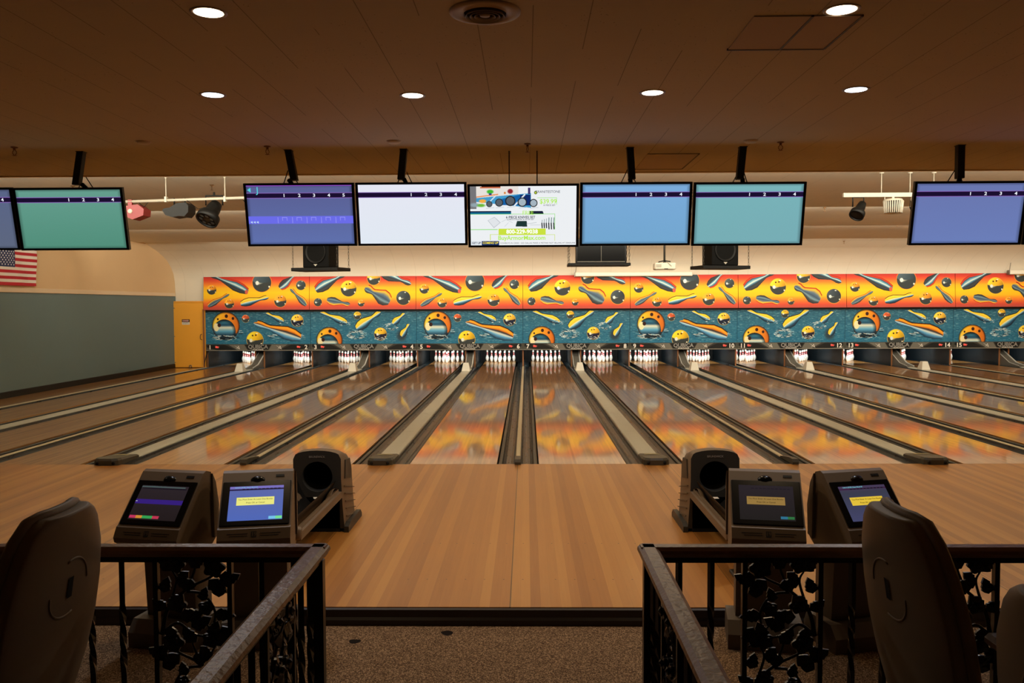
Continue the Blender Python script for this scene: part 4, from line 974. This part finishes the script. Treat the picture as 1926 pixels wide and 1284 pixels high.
ball_return(-1.68, 'charcoal ball return with round dark mouth, left of the walkway')
ball_return(1.705, 'charcoal ball return with round dark mouth, right of the walkway')

# ------------------------------------------------------------------ scoring consoles behind the approach
def console(x, y, rz, label, kind):
    t_ = thing('scoring_console', label, 'scoring console', (x, y, CZL), rz, 'scoring consoles')
    w2 = .205
    # head: wedge with tilted face.  profile (y, z), -y towards the seats
    head = [(-.262, .672), (-.270, .70), (-.240, .757), (-.225, .765), (.02, 1.035), (.05, 1.045), (.10, 1.03), (.125, .96), (.15, .80), (.15, .62), (.05, .55), (-.08, .57), (-.16, .61)]
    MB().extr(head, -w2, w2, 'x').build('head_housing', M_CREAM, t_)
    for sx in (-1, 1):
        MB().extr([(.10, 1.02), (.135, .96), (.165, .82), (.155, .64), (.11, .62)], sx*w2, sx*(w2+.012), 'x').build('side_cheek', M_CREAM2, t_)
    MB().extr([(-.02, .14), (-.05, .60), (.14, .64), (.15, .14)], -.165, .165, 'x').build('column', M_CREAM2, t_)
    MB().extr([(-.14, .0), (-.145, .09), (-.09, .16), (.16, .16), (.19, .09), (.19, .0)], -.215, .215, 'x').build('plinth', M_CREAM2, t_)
    # face elements live on the slanted plane from (-.205,.80) to (.02,1.035)
    p0, p1 = Vector((0, -.225, .765)), Vector((0, .02, 1.035)); up_ = (p1-p0).normalized(); nrm = Vector((1, 0, 0)).cross(up_); FL = (p1-p0).length
    def F(a, b, h=0): return Vector((a, 0, 0))+p0+up_*b+nrm*h
    R_ = Matrix((Vector((1, 0, 0)), -nrm, up_)).transposed()
    def fbox(nm, x0, x1, b0, b1, h0, h1, m_, par_=t_, bev=0):
        vs = MB().box(x0, x1, -h1, -h0, b0, b1, 0, bev=bev); vs.v = [tuple(p0+R_ @ Vector(v_)) for v_ in vs.v]; return vs.build(nm, m_, par_)
    bz = fbox('screen_bezel', -.197, .197, .006, .300, 0, .008, M_BLACKG, bev=.004)
    MB().lathe([(0, .018), (.03, .014), (.042, .0)], 20, M=Matrix.Translation(F(0, .312, .0)) @ (R_ @ Matrix.Rotation(PI/2, 3, 'X') ).to_4x4() @ Matrix.Diagonal((1, .62, 1, 1))).build('camera_dome', M_BLACKG, t_)
    fbox('speaker_slot',   .105, .155, .328, .343, -.002, .003, M_BLACK)
    # lower lip with ribs
    q0, q1 = Vector((0, -.270, .70)), Vector((0, -.240, .757)); uq = (q1-q0).normalized(); nq = Vector((1, 0, 0)).cross(uq)
    RQ = Matrix((Vector((1, 0, 0)), -nq, uq)).transposed()
    def lipbox(nm, x0, x1, b0, b1, h0, h1, m_):
        vs = MB().box(x0, x1, -h1, -h0, b0, b1); vs.v = [tuple(q0+RQ @ Vector(v_)) for v_ in vs.v]; return vs.build(nm, m_, t_)
    for sx in (-1, 1):
        for k_ in range(2):
            xa, xb = sorted((sx*.035, sx*(.150-.012*k_))); lipbox('lip_rib', xa, xb, .035-.013*k_, .038-.013*k_, -.001, .0015, M_CHAR)
    lipbox('emblem', -.015, .015, .014, .048, -.001, .0012, M_CHAR)
    text('emblem_lettering', '19', .030, M_CREAM, t_, q0+RQ @ Vector((0, -.002, .031)), M=RQ, ext=.0004)
    a = Art(300, 200, .8)
    if kind == 'bright':
        a.vgrad([(0, (92, 104, 170)), (1, (78, 104, 186))]); a.rect(0, 0, 300, 14, (120, 110, 190)); a.rect(0, 16, 300, 24, (34, 20, 70))
        a.rect(42, 66, 250, 112, (240, 236, 130)); a.rect(224, 180, 262, 196, (120, 200, 240)); a.rect(262, 180, 298, 196, (120, 230, 150)); tc = (88, 84, 50)
    elif kind == 'dark':
        a.vgrad([(0, (30, 24, 34)), (1, (22, 20, 22))]); a.rect(42, 66, 250, 112, (150, 118, 60)); a.rect(220, 176, 258, 190, (40, 110, 140)); a.rect(258, 176, 294, 190, (40, 110, 60)); tc = (50, 36, 20)
    elif kind == 'purple':
        a.vgrad([(0, (40, 32, 38)), (1, (30, 22, 24))]); a.rect(0, 4, 280, 12, (70, 84, 84)); a.rect(10, 14, 290, 20, (20, 16, 24)); a.rect(0, 82, 300, 108, (50, 26, 120)); a.rect(0, 92, 12, 96, (180, 180, 200))
        a.rect(4, 176, 44, 192, (190, 50, 90)); a.rect(44, 176, 84, 192, (210, 140, 50)); a.rect(84, 176, 150, 192, (50, 160, 80)); a.rect(150, 176, 190, 192, (190, 50, 80)); tc = None
    else:
        a.vgrad([(0, (70, 56, 86)), (.2, (56, 58, 76)), (1, (66, 68, 104))]); a.rect(0, 14, 300, 21, (60, 20, 60)); a.rect(42, 66, 250, 112, (232, 196, 60)); tc = (80, 60, 20)
    for k_ in range(10): a.rect(70+k_*22, 15, 84+k_*22, 21, (14, 8, 26))
    me = a.mesh('screen', .31, .228, M_SCR); me.transform(Matrix.Translation((0, -.0085, .036)))
    for v_ in me.vertices: v_.co = p0+R_ @ v_.co
    sc = link('screen', me, t_)
    g_ = glow('screen_text_'+kind, tc or (90, 130, 130), .8)
    def FT(s, fx, fb, size, m_): return text('screen_lettering', s, size, m_, sc, p0+R_ @ Vector((fx, -.0095, fb)), M=R_, ext=.0003)
    if tc: FT('You Must Enter At Least One Bowler', -.003, .174, .0130, g_); FT('Press OK or Cancel', -.003, .152, .0130, g_)
    if kind != 'dark': FT('Lane 6 (9:35) Open Bowl 01', -.06, .256, .0115, glow('screen_title_'+kind, (120, 210, 220) if kind != 'purple' else (70, 90, 90), 1))
    return t_
console(-2.045, -5.20, math.radians(-11), 'beige scoring console with dark screen and purple bar, far left', 'purple')
console(-1.515, -5.20, math.radians(11), 'beige scoring console with bright blue screen and yellow message, left of the walkway', 'bright')
console(1.535, -5.20, math.radians(-10), 'beige scoring console with dark screen and dull yellow message, right of the walkway', 'dark')
console(2.075, -5.20, math.radians(14), 'beige scoring console with slate screen and bright yellow message, behind the right chair', 'slate')

# ------------------------------------------------------------------ wrought iron railings
RY, RZT = -8.20, 1.33
def leaf(mb, c, a_, l, w_, yy, tilt=.3):
    n_ = 5; d = Vector((math.cos(a_), 0, math.sin(a_))); s_ = Vector((-math.sin(a_), 0, math.cos(a_)))
    pts = []
    prof = [(0, 0), (.18, .7), (.3, 1), (.42, .82), (.5, .95), (.66, .62), (.74, .68), (1, 0)]
    C_ = Vector((c[0], yy, c[1]))
    L_ = [C_+d*l*a+s_*w_*b+Vector((0, -.006*b, 0)) for a, b in prof]; R2 = [C_+d*l*a-s_*w_*b+Vector((0, -.006*b, 0)) for a, b in prof[1:-1]]
    mid = [C_+d*l*a+Vector((0, .004, 0)) for a, b in prof]
    base = L_+R2[::-1]; k_ = len(base)
    fr = [p_ for p_ in base]+[p_+Vector((0, .006, 0)) for p_ in base]
    ci = [C_+d*l*.45+Vector((0, -.009, 0)), C_+d*l*.45+Vector((0, .009, 0))]
    fs = [[i, (i+1) % k_, 2*k_] for i in range(k_)]+[[i+k_, (i+1) % k_+k_, 2*k_+1] for i in range(k_)]+[[i, (i+1) % k_, (i+1) % k_+k_, i+k_] for i in range(k_)]
    mb.add(fr+ci, fs, 0, False)
def rose(mb, c, r_, yy):
    for k_, (q_, h_) in enumerate(((1, .004), (.72, .012), (.42, .018))):
        m_ = 7
        pts = [(c[0]+r_*q_*(1+.14*math.cos(5*2*PI*i/30+k_))*math.cos(2*PI*i/30), c[1]+r_*q_*(1+.14*math.cos(5*2*PI*i/30+k_))*math.sin(2*PI*i/30)) for i in range(30)]
        v_ = [(x, yy-h_, z) for x, z in pts]+[(x, yy+h_, z) for x, z in pts]+[(c[0], yy-h_-.005, c[1]), (c[0], yy+h_+.005, c[1])]
        mb.add(v_, [[i, (i+1) % 30, 60] for i in range(30)]+[[i+30, (i+1) % 30+30, 61] for i in range(30)]+[[i, (i+1) % 30, (i+1) % 30+30, i+30] for i in range(30)])
def vine_mesh():
    mb = MB(); W_ = .076; r_ = random.Random(4)
    def curve(ps, rad):
        P_ = [Vector((x*W_, 0, z)) for x, z in ps]; out = []
        for i in range(len(P_)-1):
            a, b, c, d = P_[max(i-1, 0)], P_[i], P_[i+1], P_[min(i+2, len(P_)-1)]
            for k_ in range(6):
                s_ = k_/6; out.append(.5*((2*b)+(-a+c)*s_+(2*a-5*b+4*c-d)*s_*s_+(-a+3*b-3*c+d)*s_**3))
        out.append(P_[-1]); n_ = len(out); mb.tube(out, [rad*(1.15-.6*i/n_) for i in range(n_)], 7)
        return out
    S = .19
    for seg in range(5):
        z0 = -seg*S; f = 1 if seg % 2 == 0 else -1
        curve([(-.95*f, z0-S*.95), (-.75*f, z0-S*.6), (-.2*f, z0-S*.35), (.45*f, z0-S*.2), (.9*f, z0-.01)], .0046)
        curve([(-.75*f, z0-S*.6), (-.5*f, z0-S*.25), (-.62*f, z0-.02)], .0032)
        curve([(-.2*f, z0-S*.35), (.05*f, z0-S*.08), (-.05*f, z0+.0)], .0032)
        curve([(-.2*f, z0-S*.38), (.3*f, z0-S*.42), (.62*f, z0-S*.65), (.5*f, z0-S*.86), (.22*f, z0-S*.74)], .0034)
        curve([(-.95*f, z0-S*.95), (-.5*f, z0-S*.8), (0, z0-S*.95), (.6*f, z0-S*1.0), (.95*f, z0-S*1.1)], .0038)
        for (lx, lz, an, l) in ((-.62, -.10, 2.2, .042), (-.05, -.06, .9, .046), (.45, -.22, -.7, .05), (.9, -.25, .5, .04), (-.3, -.42, -2.3, .05), (.6, -.66, -.2, .046), (.22, -.74, 2.6, .04), (-.8, -.62, 2.5, .04), (-.1, -.86, .5, .05), (.5, -.98, 1.2, .042), (-.7, -.85, -1.4, .04), (.25, -.5, 1.3, .035), (.1, -.3, 2.9, .045), (.75, -.45, 1.5, .042), (-.4, -.7, .1, .05), (.05, -.62, -1.6, .04), (-.9, -.4, 1.3, .04), (.8, -.85, -1.0, .045), (-.15, -.12, -2.4, .035), (.95, -.1, -1.5, .04)):
            leaf(mb, (lx*f*W_, z0+lz*S), an if f > 0 else PI-an, l*1.05, l*.36, r_.uniform(-.004, .004))
        rose(mb, (.62*f*W_, z0-S*.06), .023, 0); rose(mb, (-.5*f*W_, z0-S*.02), .019, 0); rose(mb, (.35*f*W_, z0-S*.60), .017, .002); rose(mb, (-.45*f*W_, z0-S*.55), .018, -.002)
    return mb.mesh('vine_panel', M_IRON)
vine_me = vine_mesh()
def bal_mesh():
    mb = MB(); n_ = 46; vs = []
    for i in range(n_+1):
        z = -.84*i/n_; tw = 0 if (i % 16) < 6 else ((i % 16)-6)*.5
        for k_ in range(4):
            a_ = PI/4+k_*PI/2+tw; vs.append((.0088*math.cos(a_), .0088*math.sin(a_), z))
    fs = [[i*4+k_, i*4+(k_+1) % 4, (i+1)*4+(k_+1) % 4, (i+1)*4+k_] for i in range(n_) for k_ in range(4)]
    return mb.add(vs, fs).mesh('baluster', M_IRON)
bal_me = bal_mesh(); post_me = MB().box(-.013, .013, -.013, .013, -.88, 0).mesh('post', M_IRON); fr_me = MB().box(-.006, .006, -.008, .008, -.84, 0).mesh('panel_frame', M_IRON)
rail_pf = [(-.024, 0), (-.026, -.008), (-.018, -.018), (.018, -.018), (.026, -.008), (.024, 0), (.014, .007), (-.014, .007)]
def railing(sg, xc, label, bars, panels, posts):
    t_ = thing('iron_railing', label, 'railing', (0, 0, 0), group='wrought iron railings')
    xe = sg*4.2
    a_, b_ = sorted((xe, xc+sg*-.02))
    MB().extr([(RY+p_[0], RZT+p_[1]) for p_ in rail_pf], a_, b_, 'x').build('handrail', M_RAIL, t_)
    MB().extr([(xc+p_[0], RZT+p_[1]) for p_ in rail_pf], -9.7, RY+.02, 'y').build('handrail', M_RAIL, t_)
    MB().box(a_+.01, b_-.01, RY-.008, RY+.008, RZT-.034, RZT-.018).box(xc-.008, xc+.008, -9.7, RY, RZT-.034, RZT-.018).build('top_bar', M_IRON, t_)
    MB().box(a_+.01, b_-.01, RY-.008, RY+.008, .50, .516).box(xc-.008, xc+.008, -9.7, RY, .50, .516).build('bottom_bar', M_IRON, t_)
    z = RZT-.03
    for x in bars: link('baluster', bal_me, t_, (x, RY, z), .4)
    for x in posts: link('post', post_me, t_, (x, RY, z))
    for x0, x1 in panels:
        for x in (x0, x1): link('panel_frame', fr_me, t_, (x, RY, z))
        o = link('vine_panel', vine_me, t_, ((x0+x1)/2, RY, z-.008)); o.scale = (sg*-1*(x1-x0)/.165, 1, 1)
    # return run towards the viewer
    for y in (-8.29, -8.37, -8.72, -8.80, -9.3, -9.4): link('baluster', bal_me, t_, (xc, y, z), .4)
    for y in (-9.62,): link('post', post_me, t_, (xc, y, z))
    for y0, y1 in ((-8.64, -8.45), (-9.2, -8.95)):
        for y in (y0, y1): link('panel_frame', fr_me, t_, (xc, y, z), PI/2)
        link('vine_panel', vine_me, t_, (xc, (y0+y1)/2, z-.008), PI/2)
railing(-1, -.408, 'black iron railing with brown handrail and rose panels, left of the walkway', [-.981, -.903, -.552, -.472, -1.43, -1.51], [(-.816, -.630), (-1.33, -1.135)], [-.408, -1.63])
railing(1, .412, 'black iron railing with brown handrail and rose panels, right of the walkway', [.487, .566, .913, .99, 1.36, 1.44], [(.648, .834), (1.085, 1.264)], [.412, 1.62])

# ------------------------------------------------------------------ moulded chairs on the concourse
def chair(loc, rz, label, tilt=.16, scl=1.0, mir=False):
    t_ = thing('molded_chair', label, 'chair', loc, rz, 'moulded plastic chairs')
    W_, H_ = .205*scl, .56*scl; Z0 = .50
    def hw(v): return W_*np.interp(v, [0, .15, .35, .5, .65, .8, .92, .97, 1], [.35, .62, .92, 1.0, .99, .90, .72, .58, .42])
    def surf(u, v, off):
        s_ = (u-.5)*2; x = s_*hw(v); z = Z0+v*H_
        y = -tilt*v*H_ + .02*abs(s_)**3 + off*(1-.15*abs(s_)**4)
        return (x, y, z)
    # back shell: local +y is the sitting side
    for nm, off, m_ in (('backrest', -.022, M_GREYP),):
        sh = MB(); nu, nv = 20, 26
        back = [surf(i/nu, j/nv, -.024) for j in range(nv+1) for i in range(nu+1)]
        frt = [surf(i/nu, j/nv, .022) for j in range(nv+1) for i in range(nu+1)]
        K = (nu+1)*(nv+1); q_ = lambda i, j: j*(nu+1)+i
        fs = []
        for j in range(nv):
            for i in range(nu):
                a, b, c, d = q_(i, j), q_(i+1, j), q_(i+1, j+1), q_(i, j+1); fs += [[a, b, c, d], [a+K, d+K, c+K, b+K]]
        rim = [q_(i, 0) for i in range(nu)]+[q_(nu, j) for j in range(nv)]+[q_(i, nv) for i in range(nu, 0, -1)]+[q_(0, j) for j in range(nv, 0, -1)]
        for a, b in zip(rim, rim[1:]+rim[:1]): fs.append([a, b, b+K, a+K])
        sh.add(back+frt, fs, 0, True); bk = sh.build(nm, m_, t_)
        mod = bk.modifiers.new('bevel', 'BEVEL'); mod.width = .012; mod.segments = 3; mod.limit_method = 'ANGLE'; mod.angle_limit = .9
    # rolled edge around the shell
    rp_ = [surf(0, v, .018) for v in np.linspace(.05, .99, 18)]+[surf(u, 1, .018) for u in np.linspace(.1, .9, 6)]+[surf(1, v, .018) for v in np.linspace(.99, .05, 18)]
    MB().tube(rp_, .013, 8).build('rolled_edge', M_GREYP, t_)
    # embossed ring halves and hand slot on the back
    for s0 in ((PI/2-.25, -PI/2-.25) if not mir else (-.0+.25-.25, PI)):
        pts = [surf(.5+.20*math.cos(a_), .70+.11*math.sin(a_), -.0235) for a_ in np.linspace(s0, s0+PI/2+.3, 14)]
        MB().tube(pts, .003, 6).build('embossed_arc', M_GREYP, t_)
    sl = MB(); p4 = [surf(a_, b_, -.0265) for a_, b_ in ((.475, .66), (.525, .66), (.525, .74), (.475, .74))]; sl.add(p4, [[0, 1, 2, 3]]).build('hand_slot', M_SHADOW, t_)
    # seat pan and pedestal
    se = MB().grid(lambda u, v: ((u-.5)*.46*(.9+.1*math.sin(PI*v)), .02+.42*v, .44+.05*(2*u-1)**2+.03*(v-.5)**2*4), 12, 10)
    so = se.build('seat', M_GREYP, t_); md = so.modifiers.new('solid', 'SOLIDIFY'); md.thickness = .03
    MB().lathe([(.03, 0), (.03, .42)], 14, M=Matrix.Translation((0, .2, 0))).build('pedestal', M_IRON, t_)
    MB().lathe([(0, 0), (.2, 0), (.19, .02), (.03, .04)], 24, M=Matrix.Translation((0, .2, 0))).build('base_plate', M_IRON, t_)
    MB().tube([(0, .12, .44), (0, .03, .47), (0, -.01, .54)], .022).build('back_bracket', M_IRON, t_)
    return t_
chair((-.965, -8.49, .435), math.radians(92), 'grey moulded plastic chair seen from behind at the far left', .16, mir=True)
chair((.965, -8.49, .435), math.radians(-90), 'grey moulded plastic chair seen from behind in front of the right console', .16)
chair((.97, -9.05, .435), math.radians(-90), 'grey moulded chair cut off by the right edge of the photo', .16)
# brown table top between the right-hand chairs
t_ = thing('table', 'brown tabletop at the bottom right behind the chair', 'table', (1.45, -8.55, .435))
MB().box(-.26, .34, -.40, .27, .69, .72, bev=.01).build('table_top', mat('table_brown', (96, 64, 40), .5), t_); MB().lathe([(.035, .0), (.035, .70)], 14).lathe([(0, 0), (.2, 0), (.19, .02), (.03, .04)], 20).build('table_leg', M_IRON, t_)
